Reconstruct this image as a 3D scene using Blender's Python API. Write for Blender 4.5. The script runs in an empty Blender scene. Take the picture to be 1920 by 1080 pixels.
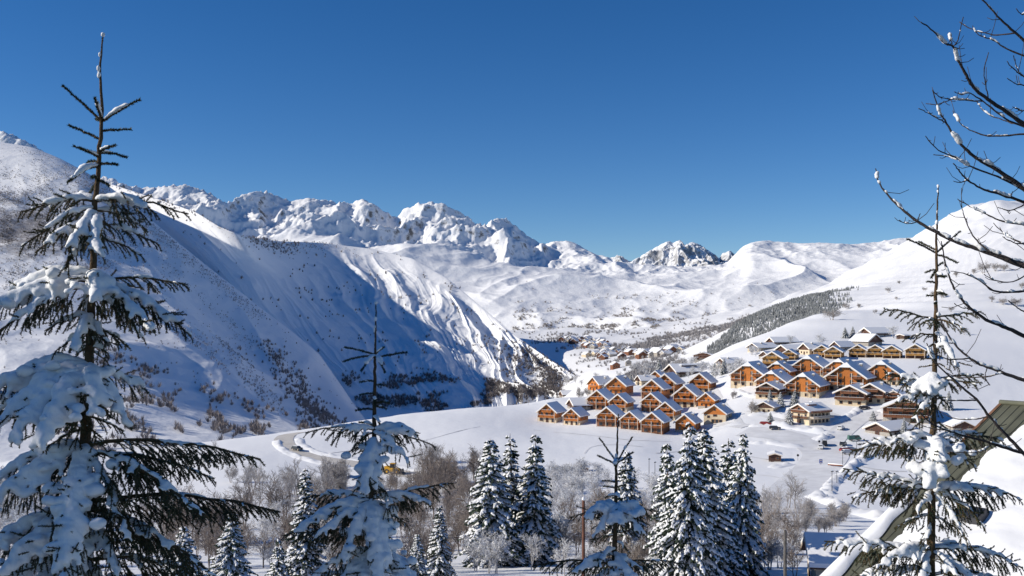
import bpy, bmesh, math, random
import numpy as np
from mathutils import Vector, Matrix

# ------------------------------------------------------------------ camera, sky, sun, exposure
sc = bpy.context.scene
COL = sc.collection
F = 1844.0            # focal length in photograph pixels (1920 wide)
HZ = 600.0            # horizon row in the photograph
cam_d = bpy.data.cameras.new('camera')
cam = bpy.data.objects.new('camera', cam_d); COL.objects.link(cam)
cam.location = (0, 0, 0); cam.rotation_euler = (math.radians(90), 0, 0)
cam_d.sensor_width = 36; cam_d.lens = 36 * F / 1920; cam_d.shift_y = (HZ - 540) / 1920
cam_d.clip_start = 0.1; cam_d.clip_end = 60000
sc.camera = cam

SUN_EL = math.radians(27)
SUN_AZ = math.radians(6)          # the sun stands left of the view, this far behind the camera plane
sdir = Vector((-math.cos(SUN_EL) * math.cos(SUN_AZ), -math.cos(SUN_EL) * math.sin(SUN_AZ), math.sin(SUN_EL)))
w = bpy.data.worlds.new('World'); sc.world = w; w.use_nodes = True
nt = w.node_tree
bg = nt.nodes['Background']
sky = nt.nodes.new('ShaderNodeTexSky'); sky.sky_type = 'NISHITA'; sky.sun_disc = False
sky.sun_elevation = SUN_EL; sky.sun_rotation = math.atan2(sdir.x, sdir.y) % (2 * math.pi)
sky.altitude = 2300; sky.air_density = 0.95; sky.dust_density = 0.0; sky.ozone_density = 3.0
hs = nt.nodes.new('ShaderNodeHueSaturation'); hs.inputs['Saturation'].default_value = 1.30; hs.inputs['Hue'].default_value = 0.507
nt.links.new(sky.outputs[0], hs.inputs['Color'])
nt.links.new(hs.outputs[0], bg.inputs['Color']); bg.inputs['Strength'].default_value = 0.087
sun_d = bpy.data.lights.new('sun', 'SUN'); sun_d.energy = 4.3; sun_d.angle = math.radians(0.53); sun_d.color = (1.0, 0.915, 0.78)
sun = bpy.data.objects.new('sun', sun_d); COL.objects.link(sun)
sun.rotation_euler = sdir.to_track_quat('Z', 'Y').to_euler()
sc.view_settings.view_transform = 'Standard'; sc.view_settings.look = 'None'
sc.view_settings.exposure = 0.25; sc.view_settings.gamma = 1
sc.render.engine = 'CYCLES'
sc.cycles.max_bounces = 6; sc.cycles.diffuse_bounces = 3; sc.cycles.glossy_bounces = 2
sc.cycles.transparent_max_bounces = 4; sc.cycles.caustics_reflective = False; sc.cycles.caustics_refractive = False

# ------------------------------------------------------------------ helpers
def at(px, py, Y):
    return Vector(((px - 960) / F * Y, Y, (HZ - py) / F * Y))

def _hash(ix, iy, seed):
    h = (ix.astype(np.int64) * 374761393 + iy.astype(np.int64) * 668265263 + seed * 974711) & 0xFFFFFFFF
    h = ((h ^ (h >> 13)) * 1274126177) & 0xFFFFFFFF
    h = h ^ (h >> 16)
    return (h & 0xFFFF) / 65535.0 * 2 * np.pi

def perlin(x, y, seed=0):
    x = np.asarray(x, float); y = np.asarray(y, float)
    ix = np.floor(x); iy = np.floor(y); fx = x - ix; fy = y - iy
    u = fx * fx * fx * (fx * (fx * 6 - 15) + 10); v = fy * fy * fy * (fy * (fy * 6 - 15) + 10)
    def g(dx, dy):
        a = _hash(ix + dx, iy + dy, seed)
        return np.cos(a) * (fx - dx) + np.sin(a) * (fy - dy)
    a = g(0, 0) * (1 - u) + g(1, 0) * u; b = g(0, 1) * (1 - u) + g(1, 1) * u
    return (a * (1 - v) + b * v) * 1.5

def fbm(x, y, oct=5, seed=0, gain=0.5):
    t = 0; a = 1.0; f = 1.0
    for i in range(oct):
        t = t + a * perlin(np.asarray(x) * f + 17.3 * i, np.asarray(y) * f - 9.1 * i, seed + i); a *= gain; f *= 2.03
    return t

def ridged(x, y, oct=5, seed=0, gain=0.5):
    t = 0; a = 1.0; f = 1.0
    for i in range(oct):
        n = 1 - np.abs(perlin(np.asarray(x) * f + 7.7 * i, np.asarray(y) * f + 3.3 * i, seed + i)) * 1.6
        t = t + a * n * n; a *= gain; f *= 2.03
    return t

def sstep(a, b, x):
    t = np.clip((np.asarray(x, float) - a) / (b - a), 0, 1); return t * t * (3 - 2 * t)

def mesh_np(name, verts, faces, mats=(), midx=None, smooth=True):
    """verts (n,3); faces = (m,k) array or list of such arrays of tris / quads"""
    if not isinstance(faces, list): faces = [faces]
    faces = [np.asarray(f, np.int32) for f in faces if len(f)]
    me = bpy.data.meshes.new(name)
    verts = np.asarray(verts, np.float32)
    me.vertices.add(len(verts)); me.vertices.foreach_set('co', verts.ravel())
    nl = sum(f.size for f in faces); nf = sum(len(f) for f in faces)
    me.loops.add(nl); me.loops.foreach_set('vertex_index', np.concatenate([f.ravel() for f in faces]))
    tot = np.concatenate([np.full(len(f), f.shape[1], np.int32) for f in faces])
    st = np.concatenate([[0], np.cumsum(tot)[:-1]]).astype(np.int32)
    me.polygons.add(nf); me.polygons.foreach_set('loop_start', st)
    if midx is not None: me.polygons.foreach_set('material_index', np.asarray(midx, np.int32))
    me.polygons.foreach_set('use_smooth', np.full(nf, bool(smooth)))
    for m in mats: me.materials.append(m)
    me.update(calc_edges=True); me.validate()
    return me

def link(name, data, parent=None):
    o = bpy.data.objects.new(name, data); COL.objects.link(o)
    if parent is not None: o.parent = parent
    return o

def tag(o, label=None, cat=None, group=None, kind=None):
    if label: o['label'] = label
    if cat: o['category'] = cat
    if group: o['group'] = group
    if kind: o['kind'] = kind
    return o

def empty(name, loc=(0, 0, 0), rz=0, scale=(1, 1, 1)):
    o = bpy.data.objects.new(name, None); COL.objects.link(o)
    o.location = loc; o.rotation_euler = (0, 0, rz); o.scale = scale; o.empty_display_size = 0.2
    return o

def grid_faces(nu, nv):
    """quads for verts laid out [v][u]"""
    i = np.arange(nu * nv).reshape(nv, nu)
    return np.stack([i[:-1, :-1], i[:-1, 1:], i[1:, 1:], i[1:, :-1]], -1).reshape(-1, 4)

class MB:
    """collects shapes into one mesh with several materials"""
    def __init__(s): s.v = []; s.f = []; s.m = []
    def add(s, vs, fs, mi=0):
        b = len(s.v); s.v += [tuple(p) for p in vs]; s.f += [tuple(b + i for i in f) for f in fs]; s.m += [mi] * len(fs)
    def box(s, x0, x1, y0, y1, z0, z1, mi=0):
        s.add([(x0, y0, z0), (x1, y0, z0), (x1, y1, z0), (x0, y1, z0), (x0, y0, z1), (x1, y0, z1), (x1, y1, z1), (x0, y1, z1)],
              [(0, 3, 2, 1), (4, 5, 6, 7), (0, 1, 5, 4), (1, 2, 6, 5), (2, 3, 7, 6), (3, 0, 4, 7)], mi)
    def prism(s, poly, y0, y1, mi=0):
        """polygon in (x,z) listed counter-clockwise seen from the front (-y)"""
        n = len(poly)
        vs = [(x, y0, z) for x, z in poly] + [(x, y1, z) for x, z in poly]
        fs = [tuple(range(n)), tuple(range(2 * n - 1, n - 1, -1))] + [(i, i + n, (i + 1) % n + n, (i + 1) % n) for i in range(n)]
        s.add(vs, fs, mi)
    def tube(s, pts, rad, n=6, mi=0, cap=True):
        pts = [Vector(p) for p in pts]; k = len(pts); vs = []; fs = []
        prev = None
        for i, p in enumerate(pts):
            d = (pts[min(i + 1, k - 1)] - pts[max(i - 1, 0)]).normalized()
            a = prev if prev is not None else Vector((0, 0, 1) if abs(d.z) < 0.9 else (1, 0, 0))
            a = (a - d * a.dot(d)).normalized(); prev = a; b = d.cross(a)
            r = rad[i] if hasattr(rad, '__len__') else rad
            for j in range(n):
                t = 2 * math.pi * j / n; vs.append(p + (a * math.cos(t) + b * math.sin(t)) * r)
        for i in range(k - 1):
            for j in range(n):
                j2 = (j + 1) % n; fs.append((i * n + j, i * n + j2, (i + 1) * n + j2, (i + 1) * n + j))
        if cap: fs += [tuple(range(n - 1, -1, -1)), tuple(range((k - 1) * n, k * n))]
        s.add(vs, fs, mi)
    def mesh(s, name, mats, smooth=False):
        me = bpy.data.meshes.new(name); me.from_pydata(s.v, [], s.f)
        for m in mats: me.materials.append(m)
        me.polygons.foreach_set('material_index', s.m)
        me.polygons.foreach_set('use_smooth', [smooth] * len(s.f))
        me.update(); return me

# ------------------------------------------------------------------ materials
def nodes_of(m):
    m.use_nodes = True; n = m.node_tree.nodes; l = m.node_tree.links
    return n, l, n['Principled BSDF']

def mat(name, col, rough=0.7, var=0.12, scale=3.0, bump=0.0, bscale=None, spec=0.3, metal=0.0, streak=None, objspace=True):
    """plain procedural paint: base colour varied by noise, some bump"""
    m = bpy.data.materials.new(name); n, l, b = nodes_of(m)
    tc = n.new('ShaderNodeTexCoord'); mp = n.new('ShaderNodeMapping')
    l.new(tc.outputs['Object' if objspace else 'Generated'], mp.inputs[0])
    if streak: mp.inputs['Scale'].default_value = streak
    ns = n.new('ShaderNodeTexNoise'); ns.inputs['Scale'].default_value = scale; ns.inputs['Detail'].default_value = 6
    l.new(mp.outputs[0], ns.inputs['Vector'])
    r = n.new('ShaderNodeValToRGB'); l.new(ns.outputs[0], r.inputs[0])
    r.color_ramp.elements[0].position = 0.3; r.color_ramp.elements[1].position = 0.7
    r.color_ramp.elements[0].color = tuple(c * (1 - var) for c in col) + (1,)
    r.color_ramp.elements[1].color = tuple(min(1, c * (1 + var)) for c in col) + (1,)
    oi = n.new('ShaderNodeObjectInfo'); hv = n.new('ShaderNodeHueSaturation')
    mr = n.new('ShaderNodeMapRange'); mr.inputs[3].default_value = 1 - var * 0.8; mr.inputs[4].default_value = 1 + var * 0.8
    l.new(oi.outputs['Random'], mr.inputs[0]); l.new(mr.outputs[0], hv.inputs['Value']); l.new(r.outputs[0], hv.inputs['Color'])
    l.new(hv.outputs[0], b.inputs['Base Color'])
    b.inputs['Roughness'].default_value = rough; b.inputs['Specular IOR Level'].default_value = spec; b.inputs['Metallic'].default_value = metal
    if bump:
        bp = n.new('ShaderNodeBump'); bp.inputs['Strength'].default_value = bump; bp.inputs['Distance'].default_value = 0.05
        n2 = n.new('ShaderNodeTexNoise'); n2.inputs['Scale'].default_value = bscale or scale * 4; n2.inputs['Detail'].default_value = 4
        l.new(mp.outputs[0], n2.inputs['Vector']); l.new(n2.outputs[0], bp.inputs['Height']); l.new(bp.outputs[0], b.inputs['Normal'])
    return m

SNOW_COL = (0.84, 0.855, 0.88)
def snow_mat(name, bscale=4.0, bstr=0.35, bdist=0.03, col=SNOW_COL, sss=0.0):
    m = bpy.data.materials.new(name); n, l, b = nodes_of(m)
    tc = n.new('ShaderNodeTexCoord')
    ns = n.new('ShaderNodeTexNoise'); ns.inputs['Scale'].default_value = bscale; ns.inputs['Detail'].default_value = 7; ns.inputs['Roughness'].default_value = 0.6
    l.new(tc.outputs['Object'], ns.inputs['Vector'])
    bp = n.new('ShaderNodeBump'); bp.inputs['Strength'].default_value = bstr; bp.inputs['Distance'].default_value = bdist
    l.new(ns.outputs[0], bp.inputs['Height']); l.new(bp.outputs[0], b.inputs['Normal'])
    r = n.new('ShaderNodeValToRGB'); l.new(ns.outputs[0], r.inputs[0])
    r.color_ramp.elements[0].color = tuple(c * 0.95 for c in col) + (1,); r.color_ramp.elements[1].color = col + (1,)
    l.new(r.outputs[0], b.inputs['Base Color'])
    b.inputs['Roughness'].default_value = 0.65; b.inputs['Specular IOR Level'].default_value = 0.25
    if sss:
        b.inputs['Subsurface Weight'].default_value = sss; b.inputs['Subsurface Radius'].default_value = (0.03, 0.035, 0.045); b.inputs['Subsurface Scale'].default_value = 1.0
    return m

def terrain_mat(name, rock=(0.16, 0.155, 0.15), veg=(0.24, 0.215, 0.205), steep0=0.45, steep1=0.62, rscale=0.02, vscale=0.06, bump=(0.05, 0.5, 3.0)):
    """snow over rock (steep, broken by noise) and over brushwood where the 'veg' attribute says it grows"""
    m = bpy.data.materials.new(name); n, l, b = nodes_of(m)
    tc = n.new('ShaderNodeTexCoord'); geo = n.new('ShaderNodeNewGeometry')
    sep = n.new('ShaderNodeSeparateXYZ'); l.new(geo.outputs['Normal'], sep.inputs[0])
    ns = n.new('ShaderNodeTexNoise'); ns.inputs['Scale'].default_value = rscale; ns.inputs['Detail'].default_value = 12; ns.inputs['Roughness'].default_value = 0.68
    l.new(tc.outputs['Object'], ns.inputs['Vector'])
    at_r = n.new('ShaderNodeAttribute'); at_r.attribute_name = 'rock'
    # rockiness = attribute + (noise-.5) - flatness
    a1 = n.new('ShaderNodeMath'); a1.operation = 'MULTIPLY_ADD'; l.new(ns.outputs[0], a1.inputs[0]); a1.inputs[1].default_value = 1.1; a1.inputs[2].default_value = -0.55
    a2 = n.new('ShaderNodeMath'); a2.operation = 'SUBTRACT'; l.new(a1.outputs[0], a2.inputs[0]); l.new(sep.outputs['Z'], a2.inputs[1])
    a3 = n.new('ShaderNodeMath'); a3.operation = 'ADD'; l.new(a2.outputs[0], a3.inputs[0]); l.new(at_r.outputs['Fac'], a3.inputs[1])
    mr = n.new('ShaderNodeMapRange'); mr.inputs[1].default_value = -steep1; mr.inputs[2].default_value = -steep0; l.new(a3.outputs[0], mr.inputs[0])
    rc = n.new('ShaderNodeTexNoise'); rc.inputs['Scale'].default_value = rscale * 6; rc.inputs['Detail'].default_value = 6; l.new(tc.outputs['Object'], rc.inputs['Vector'])
    rr = n.new('ShaderNodeValToRGB'); l.new(rc.outputs[0], rr.inputs[0])
    rr.color_ramp.elements[0].position = 0.3; rr.color_ramp.elements[1].position = 0.7
    rr.color_ramp.elements[0].color = tuple(c * 0.6 for c in rock) + (1,); rr.color_ramp.elements[1].color = tuple(c * 1.5 for c in rock) + (1,)
    mx = n.new('ShaderNodeMixRGB'); mx.inputs[1].default_value = SNOW_COL + (1,); l.new(mr.outputs[0], mx.inputs[0]); l.new(rr.outputs[0], mx.inputs[2])
    at_v = n.new('ShaderNodeAttribute'); at_v.attribute_name = 'veg'
    vn = n.new('ShaderNodeTexNoise'); vn.inputs['Scale'].default_value = vscale; vn.inputs['Detail'].default_value = 10; vn.inputs['Roughness'].default_value = 0.75
    l.new(tc.outputs['Object'], vn.inputs['Vector'])
    v1 = n.new('ShaderNodeMath'); v1.operation = 'ADD'; l.new(vn.outputs[0], v1.inputs[0]); l.new(at_v.outputs['Fac'], v1.inputs[1])
    vr = n.new('ShaderNodeMapRange'); vr.inputs[1].default_value = 0.80; vr.inputs[2].default_value = 1.0; vr.inputs[4].default_value = 0.8; l.new(v1.outputs[0], vr.inputs[0])
    mx2 = n.new('ShaderNodeMixRGB'); l.new(vr.outputs[0], mx2.inputs[0]); l.new(mx.outputs[0], mx2.inputs[1]); mx2.inputs[2].default_value = veg + (1,)
    l.new(mx2.outputs[0], b.inputs['Base Color'])
    bp = n.new('ShaderNodeBump'); bp.inputs['Strength'].default_value = bump[1]; bp.inputs['Distance'].default_value = bump[2]
    bn = n.new('ShaderNodeTexNoise'); bn.inputs['Scale'].default_value = bump[0]; bn.inputs['Detail'].default_value = 12; bn.inputs['Roughness'].default_value = 0.62
    l.new(tc.outputs['Object'], bn.inputs['Vector']); l.new(bn.outputs[0], bp.inputs['Height']); l.new(bp.outputs[0], b.inputs['Normal'])
    b.inputs['Roughness'].default_value = 0.7; b.inputs['Specular IOR Level'].default_value = 0.15
    return m

M = {}
M['snow'] = snow_mat('snow', 3.0, 0.3, 0.05)
M['branch_snow'] = snow_mat('branch_snow', 40.0, 0.6, 0.010, sss=0.0)
# ------------------------------------------------------------------ the ground: one height field out to the valley head
CP = []   # control points (px, lnY, Z)
def cz(px, Y, Z): CP.append((px, math.log(Y), Z))
def cp(px, py, Y): cz(px, Y, (HZ - py) / F * Y)
for px in (-500, 0, 500, 960, 1400, 1900, 2500):
    for Y, Z in ((2.5, -4.2), (8, -5.5), (20, -9), (40, -14), (70, -19.5), (100, -25), (150, -33), (220, -41.5)):
        cz(px, Y, Z)
for px in (-500, -100, 300, 600, 850): cz(px, 300, -48.2)
cz(1000, 305, -48); cz(1097, 310, -47.3); cz(1250, 315, -46.6); cz(1460, 318, -46); cz(1600, 318, -44.5); cz(1800, 318, -43); cz(2500, 300, -38)
for p in ((-500, 890, 310), (-200, 872, 325), (100, 852, 342), (340, 834, 365), (450, 820, 385), (560, 806, 405), (660, 791, 425), (760, 777, 440), (900, 763, 458),
          (1040, 748, 485), (760, 805, 385), (900, 822, 360), (1000, 835, 345), (1100, 835, 348), (900, 790, 405), (1200, 842, 340),
          (1027, 793, 415), (1090, 798, 405), (1225, 812, 385), (1300, 812, 384), (1120, 768, 435), (1255, 788, 413), (1155, 742, 470), (1285, 764, 440),
          (1250, 741, 475), (1313, 737, 480), (1230, 722, 520), (1190, 716, 545), (1275, 706, 565), (1340, 700, 540), (1320, 678, 640),
          (1380, 790, 388), (1560, 842, 338), (1700, 850, 330), (1560, 800, 375), (1700, 800, 370), (1540, 752, 415), (1400, 745, 430), (1640, 735, 425), (1720, 745, 410),
          (1400, 722, 455), (1530, 722, 450), (1470, 676, 515), (1550, 672, 520), (1630, 671, 522), (1715, 671, 510), (1450, 646, 610), (1560, 640, 610), (1640, 642, 600), (1720, 625, 640),
          (1850, 760, 400), (1850, 680, 500), (1850, 610, 680), (2100, 770, 390), (2100, 620, 640), (2500, 700, 450), (2500, 560, 800),
          # shoulder in front of the forest, its far side
          (1356, 655, 770), (1424, 630, 800), (1471, 609, 830), (1510, 597, 860), (1540, 591, 890), (1620, 583, 900),
          (1330, 668, 900), (1400, 655, 930), (1460, 628, 950), (1520, 601, 980),
          (1340, 655, 1050), (1400, 606, 1130), (1450, 580, 1190), (1510, 559, 1280), (1580, 546, 1400),
          (1300, 650, 1600), (1400, 622, 1600), (1450, 606, 1600), (1510, 580, 1650), (1580, 548, 1750),
          (1700, 565, 950), (1700, 535, 1250), (1700, 492, 1800), (1700, 466, 2400), (1640, 520, 1700), (1640, 484, 2400),
          (1780, 540, 1000), (1780, 490, 1450), (1780, 420, 2300), (1740, 428, 2550), (1860, 540, 960), (1860, 470, 1400), (1850, 376, 2300), (1920, 380, 2300), (1990, 390, 2300),
          (2300, 430, 2200), (2300, 520, 1200), (1850, 392, 2700), (2000, 405, 2700), (2300, 450, 2700), (1720, 455, 3000), (1600, 520, 2600), (1500, 560, 2600), (1400, 590, 2600),
          (1300, 611, 2600), (1200, 628, 2600), (1050, 634, 2600), (900, 640, 2600),
          (1300, 636, 2000), (1200, 652, 2000), (1080, 660, 2000), (960, 690, 2000), (1230, 676, 1500), (1130, 692, 1500), (1270, 690, 1000), (1200, 708, 1000)):
    cp(*p)
for px in (1130, 1230): cz(px, 720, -58)
cz(1300, 720, -42); cz(1060, 570, -66); cz(1060, 700, -90); cz(1060, 1000, -112); cz(1060, 1400, -112); cz(1120, 1000, -80); cz(1120, 720, -66); cz(1100, 1400, -88)
for px, Y in ((-500, 330), (-200, 350), (100, 370), (340, 395), (560, 440), (760, 480), (900, 500), (1040, 535)):
    cz(px, Y * 1.12, -62); cz(px, Y * 1.35, -82)
for px in (-500, 0, 400, 700, 860, 980):
    cz(px, 800, -110); cz(px, 1200, -122); cz(px, 1700, -120)
for px in (-500, 0, 400): cz(px, 2600, -60)
CP = np.array(CP)
def _u(px, ly): return np.stack([np.asarray(px) / 260.0, np.asarray(ly) * 3.2], -1)
def _phi(d2): return 0.5 * d2 * np.log(d2 + 1e-9)
_A = _u(CP[:, 0], CP[:, 1]); _n = len(CP)
_K = _phi(((_A[:, None] - _A[None]) ** 2).sum(-1)) + np.eye(_n) * 0.002
_P = np.concatenate([np.ones((_n, 1)), _A], 1)
_S = np.block([[_K, _P], [_P.T, np.zeros((3, 3))]])
_W = np.linalg.solve(_S, np.concatenate([CP[:, 2], np.zeros(3)]))
def tps(px, ly):
    q = _u(px, ly); sh = q.shape[:-1]; q = q.reshape(-1, 2); out = np.empty(len(q))
    for i in range(0, len(q), 20000):
        b = q[i:i + 20000]
        out[i:i + 20000] = _phi(((b[:, None] - _A[None]) ** 2).sum(-1)) @ _W[:_n] + _W[_n] + b @ _W[_n + 1:]
    return out.reshape(sh)

def gz(X, Y):
    """height of the ground at world X, Y"""
    X = np.asarray(X, float); Y = np.maximum(np.asarray(Y, float), 2.0)
    px = np.clip(960 + F * X / Y, -700, 2700); ly = np.log(Y)
    z = tps(px, ly)
    z = z + fbm(X / 60, Y / 60, 4, 5) * 0.4 * sstep(60, 200, Y) + fbm(X / 9, Y / 9, 3, 8) * 0.12
    # old field terraces on the hill to the right
    t = sstep(1450, 1620, px) * sstep(640, 800, Y) * (1 - sstep(1500, 1900, Y))
    ph = z / 7.5 + 0.35 * perlin(X / 150, Y / 150, 3)
    fr = ph - np.floor(ph)
    z = z + t * 7.5 * 0.95 * (sstep(0.25, 0.75, fr) - fr) * 1.0
    # far relief
    far = sstep(1200, 2200, Y)
    z = z + far * (ridged(X / 420, Y / 420, 5, 21) - 1.0) * 16 * sstep(1150, 1500, px) + far * fbm(X / 120, Y / 120, 4, 31) * 5
    return z

def hit(px, py, y0=30, y1=3000):
    """distance at which the view ray through a photograph pixel first meets the ground"""
    ys = np.exp(np.linspace(math.log(y0), math.log(y1), 450))
    z = gz((px - 960) / F * ys, ys); g = HZ - z * F / ys
    k = np.argmax(g <= py)
    if g[k] > py: return float(ys[np.argmin(g - py)])
    if k == 0: return float(ys[0])
    a = (g[k - 1] - py) / (g[k - 1] - g[k] + 1e-9)
    return float(ys[k - 1] + a * (ys[k] - ys[k - 1]))
def gpt(px, py, dz=0.0):
    Y = hit(px, py); X = (px - 960) / F * Y
    return Vector((X, Y, float(gz(X, Y)) + dz)), Y

def attr(me, name, arr):
    a = me.attributes.new(name, 'FLOAT', 'POINT'); a.data.foreach_set('value', np.asarray(arr, np.float32).ravel())

M['ground'] = terrain_mat('snowy_ground', steep0=0.35, steep1=0.5, rscale=0.03, vscale=0.05, bump=(0.25, 0.35, 0.5))
M['mount'] = terrain_mat('snowy_mountain', rscale=0.012, vscale=0.035, bump=(0.03, 0.6, 4.0))
M['alp'] = terrain_mat('snowy_alp', rscale=0.03, vscale=0.02, bump=(0.012, 0.8, 9.0), steep0=0.40, steep1=0.58)
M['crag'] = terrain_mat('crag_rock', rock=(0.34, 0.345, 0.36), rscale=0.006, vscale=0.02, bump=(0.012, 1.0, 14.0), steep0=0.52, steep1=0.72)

nu, nv = 560, 400
pxs = np.linspace(-560, 2560, nu); lys = np.linspace(math.log(2.5), math.log(3050), nv)
PX, LY = np.meshgrid(pxs, lys); YY = np.exp(LY); XX = (PX - 960) / F * YY; ZZ = gz(XX, YY)
me = mesh_np('ground', np.stack([XX, YY, ZZ], -1).reshape(-1, 3), grid_faces(nu, nv), [M['ground']])
PYg = HZ - ZZ * F / YY
veg = 0.22 * sstep(1100, 1500, YY) * np.exp(-((PYg - 655) / 45.0) ** 2) * (1 - sstep(1330, 1420, PX)) * sstep(900, 1000, PX)
veg = veg + 0.2 * sstep(1500, 2000, YY) * np.exp(-((PYg - 600) / 30.0) ** 2) * (1 - sstep(1380, 1500, PX))
attr(me, 'veg', veg); attr(me, 'rock', np.where(YY > 1500, 0.05, -0.6))
tag(link('ground', me), kind='structure')

# ------------------------------------------------------------------ mountains: sheets lofted between measured rails
def rail_interp(rail, n):
    """rail: list of (px,py,Y); resample to n points with monotone-ish smooth interpolation in index space"""
    r = np.array(rail, float); k = len(r)
    d = np.concatenate([[0], np.cumsum(np.hypot(np.diff(r[:, 0]), np.diff(r[:, 1])))]); d /= d[-1]
    t = np.linspace(0, 1, n)
    out = np.empty((n, 3))
    for c in range(3):
        y = r[:, c]; h = np.diff(d); s = np.diff(y) / h
        m = np.concatenate([[s[0]], (s[:-1] * h[1:] + s[1:] * h[:-1]) / (h[1:] + h[:-1]), [s[-1]]])
        i = np.clip(np.searchsorted(d, t) - 1, 0, k - 2); x = (t - d[i]) / h[i]
        h00 = 2 * x ** 3 - 3 * x ** 2 + 1; h10 = x ** 3 - 2 * x ** 2 + x; h01 = -2 * x ** 3 + 3 * x ** 2; h11 = x ** 3 - x ** 2
        out[:, c] = h00 * y[i] + h10 * h[i] * m[i] + h01 * y[i + 1] + h11 * h[i] * m[i + 1]
    return out

def loft(rails, n, rows):
    """rails from foot to crest (last = behind the crest) -> world grid [v][u][3] and v position (rail units)"""
    R = [rail_interp(r, n) for r in rails]
    W3 = [np.stack([(r[:, 0] - 960) / F * r[:, 2], r[:, 2], (HZ - r[:, 1]) / F * r[:, 2]], -1) for r in R]
    k = len(W3); G = []; V = []
    for j in range(k - 1):
        p0 = W3[max(j - 1, 0)]; p1 = W3[j]; p2 = W3[j + 1]; p3 = W3[min(j + 2, k - 1)]
        if j == k - 2: p3 = 2 * p2 - p1
        if j >= k - 3 and j < k - 2: p3 = p2 + (p2 - p1) * 0.6     # keep the crest crisp
        for q in range(rows[j]):
            t = q / rows[j]
            G.append(0.5 * ((2 * p1) + (-p0 + p2) * t + (2 * p0 - 5 * p1 + 4 * p2 - p3) * t * t + (-p0 + 3 * p1 - 3 * p2 + p3) * t ** 3)); V.append(j + t)
    G.append(W3[-1]); V.append(k - 1.0)
    return np.array(G), np.array(V), W3

def fix_skyline(G, target_px, target_py, V, crest):
    """after adding relief, raise or lower each column so that its top keeps the measured outline"""
    py = HZ - G[..., 2] * F / G[..., 1]; px = 960 + G[..., 0] * F / G[..., 1]
    cur = py.min(0); j = py.argmin(0); ppx = px[j, np.arange(px.shape[1])]
    want = np.interp(ppx, target_px, target_py)
    d = (want - cur)
    kern = np.hanning(15); d = np.convolve(np.pad(d, 7, mode='edge'), kern / kern.sum(), mode='valid')
    wgt = sstep(crest - 2.0, crest - 0.4, V)[:, None]
    G[..., 2] -= d[None] * wgt * G[..., 1] / F
    return G

def put_mountain(name, G, m, veg=None, rock=None):
    nv, nu = G.shape[:2]
    me = mesh_np(name, G.reshape(-1, 3), grid_faces(nu, nv), [m])
    attr(me, 'veg', veg if veg is not None else np.zeros(nu * nv)); attr(me, 'rock', rock if rock is not None else np.full(nu * nv, -1.5))
    return tag(link(name, me), kind='structure')

def scr(G): return 960 + G[..., 0] * F / G[..., 1], HZ - G[..., 2] * F / G[..., 1]

# near mountain on the left
crest1 = [(-500, 235, 1750), (-200, 245, 1680), (0, 266, 1620), (60, 276, 1600), (110, 296, 1570), (160, 322, 1540), (205, 350, 1510), (250, 385, 1470), (298, 425, 1430), (340, 460, 1405), (387, 498, 1390), (435, 535, 1375), (488, 577, 1350), (545, 620, 1330), (594, 660, 1310), (630, 710, 1270), (665, 762, 1220), (705, 812, 1160)]
foot1 = [(-500, 925, 340), (-200, 905, 360), (50, 885, 390), (200, 868, 410), (330, 850, 440), (420, 842, 480), (500, 838, 530), (600, 840, 620), (705, 850, 850)]
mid1a = [(-500, 740, 520), (-200, 730, 550), (50, 720, 590), (150, 712, 620), (260, 715, 660), (360, 735, 700), (460, 768, 720), (560, 800, 760), (690, 830, 950)]
mid1b = [(-500, 540, 900), (-200, 530, 930), (20, 520, 960), (110, 525, 970), (200, 545, 980), (300, 590, 980), (400, 650, 960), (480, 705, 940), (580, 765, 940), (700, 825, 1050)]
mid1c = [(-500, 350, 1350), (-200, 355, 1330), (0, 365, 1310), (70, 378, 1300), (150, 410, 1260), (230, 460, 1230), (310, 520, 1200), (390, 590, 1180), (470, 660, 1150), (540, 710, 1130), (630, 775, 1110), (702, 818, 1110)]
back1 = [(p[0] + 8, p[1] + 8, p[2] + 330) for p in crest1]  # unseen back shaped broad and high to throw shade on the flank beyond
out1 = [(p[0] + 60, p[1] + 160, p[2] + 600) for p in crest1]
G1, V1, _ = loft([foot1, mid1a, mid1b, mid1c, crest1, back1, out1], 520, [70, 80, 80, 70, 24, 14])
x, y = G1[..., 0], G1[..., 1]
wc = (np.clip(V1, 0, 1) * (1 - sstep(3.3, 4.0, V1)))[:, None]
wr = (1 - sstep(0.80, 1.0, np.linspace(0, 1, 520)))[None]
wc = wc * wr
G1[..., 2] += wc * ((ridged((x + 0.25 * y) / 230, (y - 0.2 * x) / 420, 4, 41, 0.38) - 1.1) * 9 + fbm(x / 90, y / 90, 5, 44, 0.42) * 2.2)
px1, py1 = scr(G1)
fix_skyline(G1, [c[0] for c in crest1], [c[1] for c in crest1], V1, 4)
veg1 = 0.50 * np.exp(-(((px1 - 40) / 190) ** 2 + ((py1 - 430) / 85) ** 2)) + 0.10 * (1 - sstep(0.0, 0.9, V1))[:, None] * (px1 < 560)
veg1 = veg1 + 0.2 * np.exp(-((V1 - 3.75) / 0.25) ** 2)[:, None] * (px1 > 150)
veg1 = veg1 - 0.5 * np.exp(-(((px1 - 40) / 90) ** 2 + ((py1 - 290) / 30) ** 2))
put_mountain('mountain_slope', G1, M['mount'], veg1)

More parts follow.
